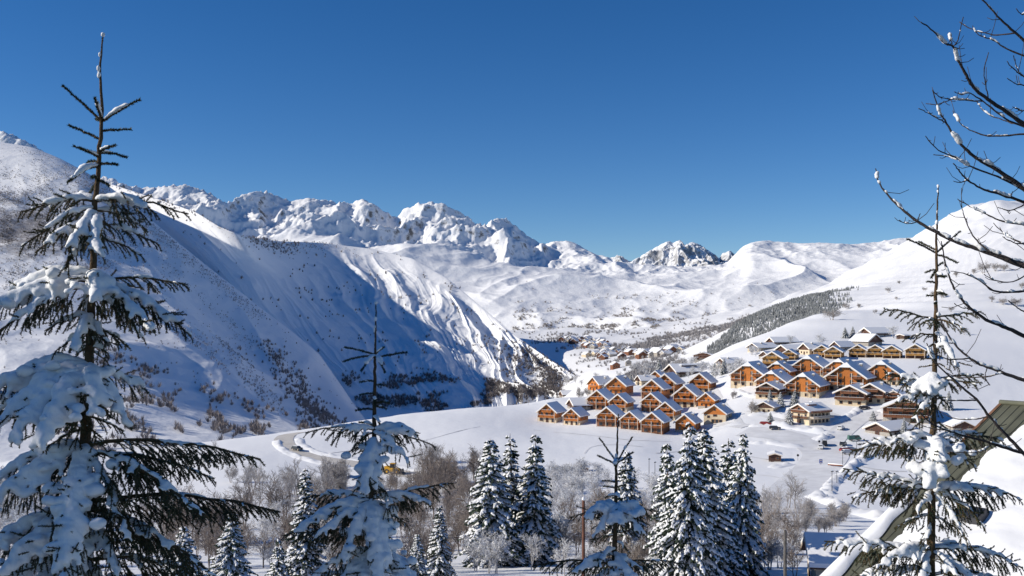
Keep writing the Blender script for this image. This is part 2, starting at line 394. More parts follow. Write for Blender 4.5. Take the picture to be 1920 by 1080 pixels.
# long ribbed flank beyond the gorge
crest2 = [(60, 330, 2150), (209, 345, 2000), (255, 360, 1950), (300, 374, 1900), (368, 398, 1800), (411, 425, 1740), (450, 441, 1725), (517, 452, 2000), (600, 455, 2300), (700, 467, 2350), (774, 485, 2280), (840, 523, 2180), (907, 579, 2050), (974, 635, 1900), (1033, 676, 1760), (1075, 702, 1640), (1112, 724, 1500)]
m2c = [(180, 470, 1860), (300, 455, 1830), (420, 490, 1690), (500, 520, 1730), (600, 540, 1920), (760, 555, 2060), (860, 595, 1980), (950, 645, 1870), (1030, 690, 1720), (1114, 730, 1490)]
m2b = [(330, 600, 1680), (440, 600, 1600), (560, 625, 1600), (680, 645, 1650), (800, 660, 1680), (900, 690, 1650), (980, 712, 1600), (1050, 722, 1560), (1116, 736, 1470)]
m2a = [(470, 740, 1420), (560, 735, 1420), (660, 735, 1420), (770, 738, 1420), (880, 742, 1420), (970, 748, 1420), (1050, 752, 1430), (1118, 748, 1440)]
foot2 = [(500, 860, 1230), (600, 850, 1240), (700, 840, 1250), (800, 830, 1260), (900, 820, 1280), (1000, 810, 1300), (1060, 800, 1330), (1120, 790, 1380)]
back2 = [(p[0] + 40, p[1] + 40 + 0.05 * max(0, p[0] - 300), p[2] + 350) for p in crest2]
N2 = 640
G2, V2, _ = loft([foot2, m2a, m2b, m2c, crest2, back2], N2, [60, 90, 100, 90, 30])
uu = np.linspace(0, 1, N2)[None]; vv = V2[:, None]
warp = 0.03 * perlin(uu * 7, vv * 1.2, 61) + 0.008 * perlin(uu * 30, vv * 3, 62)
rib = ridged((uu + warp) * 15, vv * 0.32, 2, 63, 0.4)
rib2 = ridged((uu + warp * 1.5) * 60, vv * 0.7, 3, 67)
env = sstep(0.1, 1.0, vv) * (1 - sstep(3.4, 4.0, vv)) * (1 - sstep(0.9, 1.0, uu)) * (0.45 + 0.55 * sstep(0.4, 0.6, uu))
G2[..., 2] += env * ((rib - 0.9) * (11 + 7 * perlin(uu * 4, vv * .8, 64)) + (rib2 - 1.0) * 1.5 + fbm(G2[..., 0] / 90, G2[..., 1] / 90, 4, 69) * 5)
G2[..., 0] += env * (rib - 0.9) * -6
fix_skyline(G2, [c[0] for c in crest2], [c[1] for c in crest2], V2, 4)
px2, py2 = scr(G2)
veg2 = 0.22 * np.exp(-(((px2 - 1010 - (py2 - 690) * 0.9) / 80) ** 2)) * sstep(600, 680, py2) + 0.22 * (1 - sstep(0.6, 1.15, vv)) + 0.16 * np.exp(-(((px2 - 600) / 120) ** 2 + ((py2 - 452) / 22) ** 2))
put_mountain('mountain_flank', G2, M['mount'], veg2)

# the far range closing the valley
sky4 = [(-300, 262), (-60, 248), (10, 247), (45, 262), (110, 300), (170, 335), (209, 333), (232, 345), (262, 352), (300, 350), (345, 346), (380, 356), (405, 368), (425, 382), (445, 370), (462, 362), (480, 358), (505, 362), (525, 369), (545, 377), (580, 371), (605, 375), (632, 378), (660, 381), (680, 373), (700, 382), (720, 396), (742, 408), (758, 392), (790, 381), (815, 378), (845, 388), (870, 402), (890, 415), (910, 424), (922, 412), (940, 408), (958, 416), (975, 430), (990, 443), (1015, 457), (1045, 452), (1070, 452), (1090, 462), (1105, 472), (1130, 482), (1170, 494), (1210, 496), (1290, 500), (1345, 497), (1372, 490), (1390, 470), (1405, 458), (1425, 451), (1460, 453), (1500, 456), (1540, 455), (1600, 458), (1650, 453), (1680, 447), (1700, 446), (1760, 442), (1900, 440), (2200, 440), (2600, 450)]
Yc = lambda px: 4700 - 200 * float(sstep(1000, 1300, px))
crest4 = [(a, b, Yc(a)) for a, b in sky4]
def rail4(f, Y, ks): return [(a, f(a), Y) for a in ks]
ks = list(range(-300, 2601, 100))
r4a = rail4(lambda a: 660 - 20 * float(sstep(1200, 1500, a)), 2500, ks)
r4b = rail4(lambda a: np.interp(a, [-300, 900, 1000, 1150, 1300, 1450, 1600, 2600], [640, 622, 604, 592, 580, 570, 560, 560]), 3050, ks)
r4c = rail4(lambda a: np.interp(a, [-300, 300, 600, 800, 950, 1100, 1250, 1400, 1600, 2600], [520, 520, 522, 515, 520, 528, 535, 520, 505, 500]), 3550, ks)
r4d = rail4(lambda a: np.interp(a, [-300, 300, 450, 600, 700, 800, 900, 1000, 1100, 1250, 1400, 1600, 2600], [420, 425, 432, 430, 440, 446, 466, 478, 496, 507, 490, 474, 470]), 4050, ks)
back4 = [(a, b + 60, Yc(a) + 700) for a, b in sky4]
N4 = 1100
G4, V4, _ = loft([r4a, r4b, r4c, r4d, crest4, back4], N4, [40, 80, 80, 90, 30])
x, y = G4[..., 0], G4[..., 1]; vv = V4[:, None]
px4, py4 = scr(G4)
envu = sstep(2.7, 3.2, vv) * (1 - 0.35 * sstep(3.7, 4.0, vv)) * (1 - 0.6 * sstep(980, 1080, px4)) * (1 - 0.5 * sstep(1340, 1420, px4))
envl = sstep(0.05, 0.8, vv) * (1 - 0.5 * sstep(2.6, 3.2, vv))
wx = x + 60 * perlin(x / 300, y / 300, 71)
peaks = ridged((wx - 0.55 * y) / 520, (y + 0.3 * x) / 760, 6, 73, 0.49)
G4[..., 2] += envu * (peaks - 1.12) * 88 + envu * (ridged((x - .3 * y) / 85, (y + .2 * x) / 150, 4, 77, .6) - 1.2) * 13 + envl * ((ridged((wx - 0.4 * y) / 640, (y + 0.4 * x) / 900, 4, 79, 0.36) - 1.1) * 40 + fbm(x / 140, y / 140, 3, 83) * 3)
fix_skyline(G4, [c[0] for c in sky4], [c[1] for c in sky4], V4, 4)
px4, py4 = scr(G4)
veg4 = 0.26 * np.exp(-((py4 - 608) / 26.0) ** 2) * sstep(930, 1020, px4) * (1 - sstep(1400, 1500, px4)) + 0.24 * np.exp(-(((px4 - 510) / 70) ** 2 + ((py4 - 455) / 18) ** 2))
rock4 = -0.43 + 0.40 * sstep(3.0, 3.6, vv) * (1 - sstep(1080, 1200, px4)) + 0.42 * np.exp(-(((px4 - 1180) / 110) ** 2 + ((py4 - 540) / 28) ** 2))
put_mountain('far_range', G4, M['alp'], veg4, rock4)

# the rocky massif behind the saddle
sky6 = [(1120, 492), (1150, 482), (1163, 478), (1172, 488), (1190, 490), (1205, 478), (1222, 468), (1240, 458), (1252, 452), (1262, 455), (1275, 450), (1285, 459), (1296, 454), (1310, 457), (1325, 467), (1340, 477), (1348, 484), (1356, 474), (1368, 470), (1380, 478), (1395, 490), (1440, 520)]
c6 = [(a, b, 8200) for a, b in sky6]
f6 = [(1090, 560, 7000), (1250, 560, 7000), (1460, 560, 7000)]; m6 = [(1105, 518, 7700), (1250, 500, 7600), (1450, 525, 7700)]
b6 = [(a, b + 70, 9000) for a, b in sky6]
G6, V6, _ = loft([f6, m6, c6, b6], 260, [40, 110, 24])
x, y = G6[..., 0], G6[..., 1]
e = sstep(0.1, 1.0, V6)[:, None] * (1 - 0.6 * sstep(1.75, 2.0, V6))[:, None]
G6[..., 2] += e * ((ridged((x - 0.5 * y) / 420, (y + 0.4 * x) / 560, 6, 91, 0.5) - 1.2) * 95)
fix_skyline(G6, [c[0] for c in sky6], [c[1] for c in sky6], V6, 2)
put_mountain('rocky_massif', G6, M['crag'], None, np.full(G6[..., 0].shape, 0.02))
# ------------------------------------------------------------------ roads and ploughed snow
def path3(pts, step=3.0):
    """photograph points -> ground points, resampled"""
    W3 = [gpt(*p)[0] for p in pts]; W3 = [Vector((p.x, p.y, 0)) for p in W3]; out = []
    n = len(W3)
    for i in range(n - 1):
        p0, p1, p2, p3 = W3[max(i - 1, 0)], W3[i], W3[i + 1], W3[min(i + 2, n - 1)]
        k = max(2, int((p2 - p1).length / step))
        for q in range(k):
            t = q / k
            out.append(0.5 * ((2 * p1) + (p2 - p0) * t + (2 * p0 - 5 * p1 + 4 * p2 - p3) * t * t + (3 * p1 - p0 - 3 * p2 + p3) * t ** 3))
    out.append(W3[-1]); return out

def strip(name, pts, width, prof, m, noise=0.0, dz=0.0, step=3.0, seed=0):
    """sheet along a path; prof = [(offset -1..1, height)]"""
    pl = path3(pts, step); n = len(pl); rows = []
    for i, p in enumerate(pl):
        d = (pl[min(i + 1, n - 1)] - pl[max(i - 1, 0)]).normalized(); s = Vector((d.y, -d.x, 0))
        for o, h in prof: q = p + s * o * width / 2; rows.append((q.x, q.y, h))
    a = np.array(rows); z = gz(a[:, 0], a[:, 1]) + dz
    if noise:
        e = np.repeat(np.minimum(1, np.minimum(np.arange(n), np.arange(n)[::-1]) / 3.0), len(prof))
        nn = 0.35 + 0.8 * np.abs(fbm(a[:, 0] / 3.2, a[:, 1] / 3.2, 4, seed)) * noise + 0.35 * perlin(a[:, 0] / 9, a[:, 1] / 9, seed + 7)
        z = z + a[:, 2] * np.maximum(nn, 0.05) * e - (1 - e) * 0.3 * (a[:, 2] > 0)
    else: z = z + a[:, 2]
    v = np.stack([a[:, 0], a[:, 1], z], -1)
    me = mesh_np(name, v, grid_faces(len(prof), n)[:, ::-1], [m])
    return tag(link(name, me), kind='structure')

def road_mat():
    m = bpy.data.materials.new('packed_snow_road'); n, l, b = nodes_of(m)
    tc = n.new('ShaderNodeTexCoord'); ns = n.new('ShaderNodeTexNoise'); ns.inputs['Scale'].default_value = 0.35; ns.inputs['Detail'].default_value = 9; ns.inputs['Roughness'].default_value = 0.7
    l.new(tc.outputs['Object'], ns.inputs['Vector']); r = n.new('ShaderNodeValToRGB'); l.new(ns.outputs[0], r.inputs[0])
    r.color_ramp.elements[0].position = 0.3; r.color_ramp.elements[0].color = (0.52, 0.48, 0.42, 1); r.color_ramp.elements[1].position = 0.72; r.color_ramp.elements[1].color = (0.70, 0.67, 0.62, 1)
    l.new(r.outputs[0], b.inputs['Base Color']); b.inputs['Roughness'].default_value = 0.6
    return m
M['road'] = road_mat()
M['lane'] = mat('trodden_snow', (0.70, 0.71, 0.73), 0.7, 0.10, 0.25, 0.4, 2.0)
FLAT = [(-1, 0), (-0.6, 0.02), (-0.2, 0.0), (0.2, 0.0), (0.6, 0.02), (1, 0)]
BANK = [(-1, -0.15), (-0.8, 0.25), (-0.5, 0.75), (-0.2, 1.0), (0.1, 1.0), (0.4, 0.8), (0.7, 0.4), (1, -0.15)]
strip('road', [(566, 812), (545, 814), (532, 823), (538, 837), (560, 849), (600, 861), (650, 868), (705, 877), (760, 889), (830, 903), (900, 918)], 7.0, FLAT, M['road'], dz=0.10)
strip('road', [(1395, 808), (1440, 812), (1490, 822), (1530, 838), (1548, 852), (1535, 875), (1505, 905), (1490, 935), (1500, 962)], 15, FLAT, M['lane'], dz=0.10)
strip('road', [(1548, 846), (1560, 826), (1580, 808), (1600, 792), (1625, 775)], 9, FLAT, M['lane'], dz=0.13)
strip('road', [(1400, 800), (1370, 796), (1330, 800), (1290, 818)], 6, FLAT, M['lane'], dz=0.12)
for nm, pts, wd_m in (('path', [(1392, 800), (1372, 776), (1352, 752), (1338, 728)], 3.2), ('path', [(1338, 728), (1300, 720), (1270, 724)], 2.6), ('path', [(1490, 806), (1470, 790), (1440, 782), (1405, 770)], 3.0), ('path', [(1600, 792), (1560, 776), (1525, 768)], 3.2), ('path', [(1625, 775), (1660, 770), (1700, 762)], 3.0),
                      ('path', [(1000, 806), (1060, 812), (1120, 818), (1190, 826), (1260, 828)], 1.0), ('path', [(1205, 838), (1150, 834), (1110, 838), (1096, 850)], .7), ('path', [(1230, 850), (1300, 845), (1370, 850), (1440, 862)], .9), ('path', [(1480, 900), (1440, 892), (1380, 890)], 1.0), ('path', [(1590, 868), (1640, 880), (1700, 884)], 1.4), ('path', [(1600, 905), (1650, 915), (1700, 918)], 1.0), ('path', [(620, 850), (700, 840), (800, 825), (900, 800)], .6)):
    strip(nm, pts, wd_m, FLAT, M['lane'], dz=0.07, step=2.0)
BK = [([(519, 826), (524, 838), (548, 853), (600, 868), (660, 876)], 4, 1.3), ([(562, 822), (566, 834), (600, 850), (660, 860), (740, 874), (820, 890)], 4, 1.1),
      ([(1402, 800), (1450, 797), (1500, 805), (1550, 812), (1562, 808)], 6, 2.4), ([(1400, 832), (1440, 830), (1480, 836), (1512, 838)], 6, 1.8), ([(1520, 826), (1548, 822), (1560, 815)], 5, 2.4),
      ([(1585, 888), (1600, 872), (1625, 856), (1650, 845)], 5, 2.0), ([(1548, 928), (1562, 906), (1580, 890)], 5, 2.0), ([(1525, 930), (1560, 945), (1600, 958), (1650, 972), (1700, 985)], 6, 2.2),
      ([(1440, 878), (1462, 874), (1485, 868)], 6, 2.2), ([(1280, 824), (1340, 806), (1400, 792)], 5, 1.4), ([(1565, 792), (1600, 776), (1612, 764)], 5, 1.8), ([(580, 900), (620, 894), (680, 900)], 8, 1.6),
      ([(1400, 780), (1440, 776), (1485, 786)], 6, 1.8), ([(1250, 752), (1270, 747), (1300, 744)], 5, 1.2), ([(1360, 730), (1392, 738), (1425, 745)], 5, 1.6), ([(1640, 770), (1680, 775), (1690, 790)], 5, 1.8)]
for i, (p, wd, h) in enumerate(BK):
    strip('snow_bank', p, wd, [(o, z * h * .55) for o, z in BANK], M['snow'], noise=1.6, step=1.2, seed=100 + i)

# ------------------------------------------------------------------ houses
M['wood_orange'] = mat('orange_timber', (0.48, 0.160, 0.034), 0.6, 0.22, 1.6, 0.3, 6, streak=(3, 3, 0.5))
M['wood_yellow'] = mat('honey_timber', (0.42, 0.235, 0.075), 0.6, 0.18, 1.6, 0.3, 6, streak=(3, 3, 0.5))
M['wood_dark'] = mat('dark_timber', (0.085, 0.042, 0.030), 0.65, 0.25, 1.6, 0.3, 6, streak=(3, 3, 0.5))
M['wood_brown'] = mat('brown_timber', (0.21, 0.088, 0.045), 0.65, 0.22, 1.6, 0.3, 6, streak=(3, 3, 0.5))
M['cream'] = mat('cream_render', (0.62, 0.52, 0.37), 0.8, 0.12, 0.8)
M['stone'] = mat('grey_stone', (0.38, 0.35, 0.31), 0.85, 0.25, 2.5, 0.5, 3)
M['trim'] = mat('pale_trim', (0.66, 0.56, 0.46), 0.6, 0.08, 1)
M['frame'] = mat('window_wood', (0.30, 0.16, 0.08), 0.6, 0.15, 3)
M['glass'] = mat('window_glass', (0.028, 0.032, 0.040), 0.08, 0.3, 0.4, spec=0.6)
M['metal_dark'] = mat('dark_metal', (0.06, 0.06, 0.065), 0.5, 0.15, 4, metal=0.3)
M['roof_snow'] = snow_mat('roof_snow', 0.9, 0.4, 0.15)

_b = MB(); _b.box(-.5, .5, -.06, .04, 0, 1, 0); WIN_F = _b.mesh('window', [M['frame']])
_b = MB(); _b.box(-.40, .40, -.075, -.061, .09, .91, 0); WIN_P = _b.mesh('pane', [M['glass']])
_b = MB(); _b.box(-.5, .5, -.07, .04, 0, 1, 0); _b.box(-.1, .1, -.09, -.071, .55, .85, 1); DOOR = _b.mesh('door', [M['wood_dark'], M['glass']])

def balcony_mesh(w_, d, m, gap=0.45, rail=1.0, name='balcony'):
    b = MB(); b.box(-w_ / 2, w_ / 2, -d, 0.02, -0.18, 0, 0)
    b.box(-w_ / 2, w_ / 2, -d, -d + 0.08, rail - 0.1, rail, 0); b.box(-w_ / 2, w_ / 2, -d, -d + 0.07, 0.15, 0.25, 0)
    n = max(2, int(w_ / gap))
    for i in range(n + 1):
        x = -w_ / 2 + 0.1 + (w_ - 0.2) * i / n; b.box(x - 0.09, x + 0.09, -d + 0.01, -d + 0.05, 0.0, rail - 0.1, 0)
    for s in (-1, 1): b.box(s * w_ / 2 - 0.04, s * w_ / 2 + 0.04, -d, 0, rail - 0.1, rail, 0); b.box(s * w_ / 2 - 0.03, s * w_ / 2 + 0.03, -d, 0, 0.15, 0.6, 0)
    b.box(-w_ / 2 + 0.05, w_ / 2 - 0.05, -d - 0.06, -d + 0.16, rail + 0.002, rail + 0.07, 1)
    return b.mesh(name, [m, M['roof_snow']])

def slab(b, poly, h0, h1, mi=0):
    n = len(poly); vs = [(x, y, z + h0) for x, y, z in poly] + [(x, y, z + h1) for x, y, z in poly]
    b.add(vs, [tuple(range(n - 1, -1, -1)), tuple(range(n, 2 * n))] + [(i, (i + 1) % n, (i + 1) % n + n, i + n) for i in range(n)], mi)

def house(W, L, base, eave, k, wallm, basem, clip=None, balc=(), wins=(), doors=(), swins=(), sbalc=(), posts=(), chim=None, oh=0.75, st=0.42, side_post=None, glaz=None, dormer=None, base_top=None):
    """parts of one kind of house: (name, mesh, parent index, location, rotation z, scale); gable front at y=0 facing -y"""
    P = []
    r = eave + W / 2 * k
    b = MB(); b.box(-W / 2 - .03, W / 2 + .03, -.03, L + .03, -4, base); P.append(('base_wall', b.mesh('base_wall', [basem]), None))
    if clip: c = (r - clip) / k; poly = [(-W / 2, base), (W / 2, base), (W / 2, eave), (c, clip), (-c, clip), (-W / 2, eave)]
    else: poly = [(-W / 2, base), (W / 2, base), (W / 2, eave), (0, r), (-W / 2, eave)]
    b = MB()
    if clip:
        b.prism(poly, 0, 0.3); back = [(-W / 2, base), (W / 2, base), (W / 2, eave), (0, r - 0.02), (-W / 2, eave)]; b.prism(back, 1.0 + (r - clip) / 0.9, L); b.box(-W / 2 + .01, W / 2 - .01, .1, L - .1, base, eave - .02)
        b.prism([(-W / 2 + .02, base), (W / 2 - .02, base), (W / 2 - .02, eave - .05), (c, clip - .05), (-c, clip - .05), (-W / 2 + .02, eave - .05)], .28, L - .3)
    else: b.prism(poly, 0, L)
    P.append(('wall', b.mesh('wall', [wallm]), None))
    y0, y1 = -oh - 0.1, L + oh; xo = W / 2 + oh; ze = eave - oh * k
    br, bs = MB(), MB(); e = 0.05
    for s in (1, -1):
        if clip:
            yh = (r - clip) / 0.9 + y0
            po = [(0, yh, r), (s * c, y0, clip), (s * xo, y0, ze), (s * xo, y1, ze), (0, y1, r)]
        else: po = [(0, y0, r), (s * xo, y0, ze), (s * xo, y1, ze), (0, y1, r)]
        if s < 0: po = po[::-1]
        slab(br, po, 0.03, 0.24, 0)
        sp = [(x + (e * s if abs(x) > c_ else 0), y + (-e if y == y0 else (e if y == y1 else 0)), z) for (x, y, z), c_ in [(q, xo - .01) for q in po]]
        slab(bs, sp, 0.242, 0.242 + st, 0)
        # pale verge board along the gable
        v = [(0, r), (s * xo, ze)] if not clip else [(s * c, clip), (s * xo, ze)]
        slab(br, ([(v[0][0], y0 - .08, v[0][1]), (v[1][0], y0 - .08, v[1][1]), (v[1][0], y0 - .002, v[1][1]), (v[0][0], y0 - .002, v[0][1])])[::s], -0.12, 0.26, 1)
    if clip:
        po = [(-c, y0, clip), (c, y0, clip), (0, yh, r)]; slab(br, po, 0.03, 0.24, 0); slab(bs, [(-c, y0 - e, clip), (c, y0 - e, clip), (0, yh, r)], 0.244, 0.25 + st, 0)
    P.append(('roof', br.mesh('roof', [M['wood_dark'], M['trim']]), None)); ri = len(P) - 1
    P.append(('roof_snow', bs.mesh('roof_snow', [M['roof_snow']]), ri))
    if chim:
        cx, cy = chim; b = MB(); z = r - abs(cx) * k; b.box(cx - .4, cx + .4, cy - .4, cy + .4, z - .6, z + 1.5, 0); b.box(cx - .55, cx + .55, cy - .55, cy + .55, z + 1.502, z + 1.9, 1)
        P.append(('chimney', b.mesh('chimney', [M['stone'], M['roof_snow']]), ri))
    if dormer:
        x0, yA, yB = dormer; b = MB(); z = r - x0 * k
        b.box(x0 * .4, x0 + .2, yA, yB, z - .3, z + 1.3, 0); b.box(x0 * .3, x0 + .7, yA - .3, yB + .3, z + 1.302, z + 1.75, 1)
        P.append(('dormer', b.mesh('dormer', [wallm, M['roof_snow']]), ri))
    for x, z, w_, d, m in balc: P.append(('balcony', balcony_mesh(w_, d, m), None, (x, -0.03, z)))
    for y, z, w_, d, m in sbalc: P.append(('balcony', balcony_mesh(w_, d, m), None, (W / 2 + .03, y, z), math.pi / 2))
    def win(x, y, z, w_, h, rz=0.0):
        P.append(('window', WIN_F, None, (x, y, z), rz, (w_, 1, h))); P.append(('pane', WIN_P, len(P) - 1))
    for x, z, w_, h in wins: win(x, -.032, z, w_, h)
    for y, z, w_, h in swins: win(W / 2 + .034, y, z, w_, h, math.pi / 2)
    for x, w_, h in doors: P.append(('door', DOOR, None, (x, -.032, 0), 0, (w_, 1, h)))
    for x, z0, z1, d in posts:
        b = MB(); b.box(x - .1, x + .1, -d - .1, -d + .1, z0, z1); P.append(('post', b.mesh('post', [M['trim']]), None))
    if glaz:
        x0, x1, z0, z1, n = glaz
        for i in range(n):
            xa = x0 + (x1 - x0) * (i + .5) / n; win(xa, -.034, z0, (x1 - x0) / n * .9, z1 - z0)
    return P

def place_house(name, P, px, py, wpx, rot, label, group=None, W=9, hs=1.0, ls=1.0, cat='chalet'):
    p, Y = gpt(px, py)
    s = wpx * Y / F / (W * max(0.35, math.cos(math.radians(rot))))
    o = empty(name, p - Vector((0, 0, 0.15)), math.radians(-rot), (s, s * ls, s * hs)); tag(o, label, cat, group)
    made = []
    for q in P:
        c = link(q[0], q[1], o if q[2] is None else made[q[2]])
        if len(q) > 3: c.location = q[3]
        if len(q) > 4: c.rotation_euler = (0, 0, q[4])
        if len(q) > 5: c.scale = q[5]
        made.append(c)
    return o

wo, wy, wd_, wb = M['wood_orange'], M['wood_yellow'], M['wood_dark'], M['wood_brown']
H = {}
front_w = [(-2.6, 3.0, 1.0, 1.9), (-0.2, 3.0, 1.2, 2.0), (2.3, 3.0, 1.0, 1.9), (-1.0, 5.2, .9, 1.6), (1.0, 5.2, .9, 1.6)]
H['a'] = house(9, 10, 2.4, 4.9, .80, wo, M['cream'], balc=[(0, 2.62, 8.6, 1.2, wo), (0, 5.0, 4.6, 1.0, wo)], wins=front_w + [(-3.0, .7, 1.6, 1.4), (3.0, .3, 1.8, 1.8)], doors=[(0, 1.3, 2.2)], swins=[(3, 3.4, 1, 1.1), (7, 3.4, 1, 1.1)], posts=[(-4.2, -1, 5.0, 1.45), (4.2, -1, 5.0, 1.45)])
H['b'] = house(9, 10, 2.2, 4.8, .80, wo, wb, balc=[(0, 2.5, 8.8, 1.3, wb), (0, 4.9, 5.6, 1.0, wo)], wins=front_w + [(-2.8, .4, 1.8, 1.6), (0, .4, 1.6, 1.7), (2.8, .4, 1.8, 1.6)], swins=[(5, 3.4, 1, 1.1)], posts=[(-4.3, -1, 5.2, 1.5), (0, -1, 5.2, 1.5), (4.3, -1, 5.2, 1.5)])
H['c'] = house(9, 10, 1.2, 4.7, .80, wo, M['stone'], balc=[(0, 3.2, 5.6, 1.1, wo)], wins=[(-2.4, 1.5, 1.0, 1.3), (2.4, 1.5, 1.0, 1.3), (-1.2, 3.5, 1.0, 1.7), (1.2, 3.5, 1.0, 1.7), (0, 6.0, .9, 1.0)], doors=[(0, 1.2, 2.3)], swins=[(3, 2.4, 1, 1.1), (7, 2.4, 1, 1.1)], chim=(1.8, 7))
H['cream'] = house(10, 11, 4.4, 5.0, .76, wo, M['cream'], wins=[(-2.8, 2.6, 1.4, 1.3), (0.2, 3.4, 2.0, 1.2), (0, 6.2, 1.0, 1.0)], glaz=(-1.6, 3.6, .3, 2.2, 3), swins=[(3, 2, 1, 1.4), (7, 2, 1, 1.4)], chim=(2, 8))
H['y'] = house(9, 9, 1.6, 4.4, .66, wy, wd_, balc=[(0, 1.9, 8.8, 1.7, wy), (0, 4.5, 5.2, 1.2, wy)], wins=[(-2.5, 2.2, 1.1, 1.8), (0, 2.2, 1.3, 1.8), (2.5, 2.2, 1.1, 1.8), (-.9, 4.9, .8, 1.3), (.9, 4.9, .8, 1.3)], swins=[(3, 2.6, 1, 1.1), (6, 2.6, 1, 1.1)], posts=[(-4.2, -2, 4.0, 1.65), (0, -2, 1.8, 1.65), (4.2, -2, 4.0, 1.65)])
aptw = [(x, z, 1.1, 1.7) for z in (3.1, 5.7, 8.2) for x in (-1.9, 1.9)] + [(x, z, 1.4, 1.8) for z in (3.1, 5.7) for x in (-4.8, 4.6)] + [(x, .4, 1.4, 1.6) for x in (-5, -1.8, 1.8, 5)]
H['apt'] = house(14, 17, 2.6, 5.6, .80, wo, M['cream'], clip=9.6, balc=[(-4.6, 2.8, 4.4, 1.4, wb), (-4.2, 5.4, 3.6, 1.4, wb), (4.4, 2.8, 4.2, 1.2, wb), (4.0, 5.4, 3.2, 1.2, wb)], wins=aptw, swins=[(y, z, 1.2, 1.3) for y in (3, 7, 11, 15) for z in (3.2,)], posts=[(-6.7, -1, 5.4, 1.35), (-2.5, -1, 7.6, 1.35), (2.4, -1, 7.6, 1.15), (6.4, -1, 5.2, 1.15)], chim=(2.5, 9), st=.5)
H['brown'] = house(10, 12, 3.0, 5.6, .62, wd_, M['cream'], balc=[(0, 3.0, 9.8, 1.5, wb), (0, 5.6, 6, 1.3, wb)], wins=[(-3, .8, 1.2, 1.4), (0, .8, 1.4, 1.4), (3, .8, 1.2, 1.4), (-2.6, 3.5, 1.1, 1.7), (0, 3.5, 1.1, 1.7), (2.6, 3.5, 1.1, 1.7), (0, 6, 1.1, 1.4)], swins=[(2, .9, 1.2, 1.3), (6, .9, 1.2, 1.3), (10, .9, 1.2, 1.3), (4, 3.6, 1.1, 1.2), (8, 3.6, 1.1, 1.2)], sbalc=[(6, 3.0, 11.5, 1.1, wb)], chim=(2, 8))
H['brown2'] = house(12, 12, 2.2, 5.8, .60, wb, M['stone'], balc=[(0, 2.4, 11.6, 1.5, wb), (0, 4.9, 9.8, 1.5, wb), (0, 7.2, 5.4, 1.2, wb)], wins=[(x, 2.9, 1.2, 1.6) for x in (-4, -1.4, 1.4, 4)] + [(x, 5.4, 1.1, 1.5) for x in (-2.8, 0, 2.8)] + [(0, 7.6, 1.2, 1.2)], doors=[(-3, 1.4, 2.0), (2, 1.4, 2.0)], swins=[(3, 3, 1.2, 1.2), (8, 3, 1.2, 1.2)], chim=(-2, 6))
H['barn'] = house(9, 13, 1.6, 2.6, .62, wd_, M['stone'], wins=[(-2, 1.9, .9, .9), (2, 1.9, .9, .9)], doors=[(0, 1.6, 2.2)], swins=[(3, .7, 1, .8), (9, .7, 1, .8)], st=.55, oh=.6)
H['farm'] = house(9, 14, 3.2, 4.0, .70, wd_, M['cream'], wins=[(-2.4, 1, 1, 1.3), (2.4, 1, 1, 1.3), (0, 4.6, 1.1, 1.2)], doors=[(0, 1.3, 2.2)], swins=[(2.5, 1, 1, 1.3), (7, 1, 1, 1.3), (11, 1, 1, 1.3)], st=.5, oh=.8, chim=(1.2, 5))
H['steep'] = house(8, 12, 2.2, 3.0, 1.0, wd_, M['stone'], wins=[(0, 1, 1, 1.1), (0, 4.2, 1, 1.1)], swins=[(4, .8, 1, 1), (8, .8, 1, 1)], st=.5, oh=.6)
H['lodge'] = house(11, 15, 5.8, 6.4, .58, wb, M['cream'], balc=[(0, 3.1, 10.4, 1.4, wb), (0, 5.9, 8, 1.2, wb)], wins=[(x, z, 1.2, 1.5) for x in (-3.6, 0, 3.6) for z in (3.5,)] + [(0, 6.8, 1.4, 1.4)], doors=[(0, 2, 2.3)], swins=[(y, z, 1.7, 1.7) for y in (2, 4.7, 7.4, 10.1, 12.8) for z in (.5, 3.6)], sbalc=[(7.5, 3.1, 14.5, 2.2, M['trim']), (7.5, 5.9, 14.5, 1.4, wb)], dormer=(2.2, 3.5, 9.5), chim=(-1.5, 11))
H['dormer'] = house(11, 16, 3.0, 3.6, .60, wd_, M['stone'], wins=[(-2, 1, 1, 1.2), (2, 1, 1, 1.2)], swins=[(y, 1, 1.2, 1.2) for y in (2, 5, 8, 11, 14)], sbalc=[(8, 2.6, 14, 1.2, wd_)], dormer=(2.4, 4, 12), st=.5)
H['hut'] = house(4, 4.5, .5, 2.6, .35, wd_, M['stone'], wins=[(.8, 1.1, 1, .9)], doors=[(-.9, .9, 1.9)], st=.35, oh=.4)

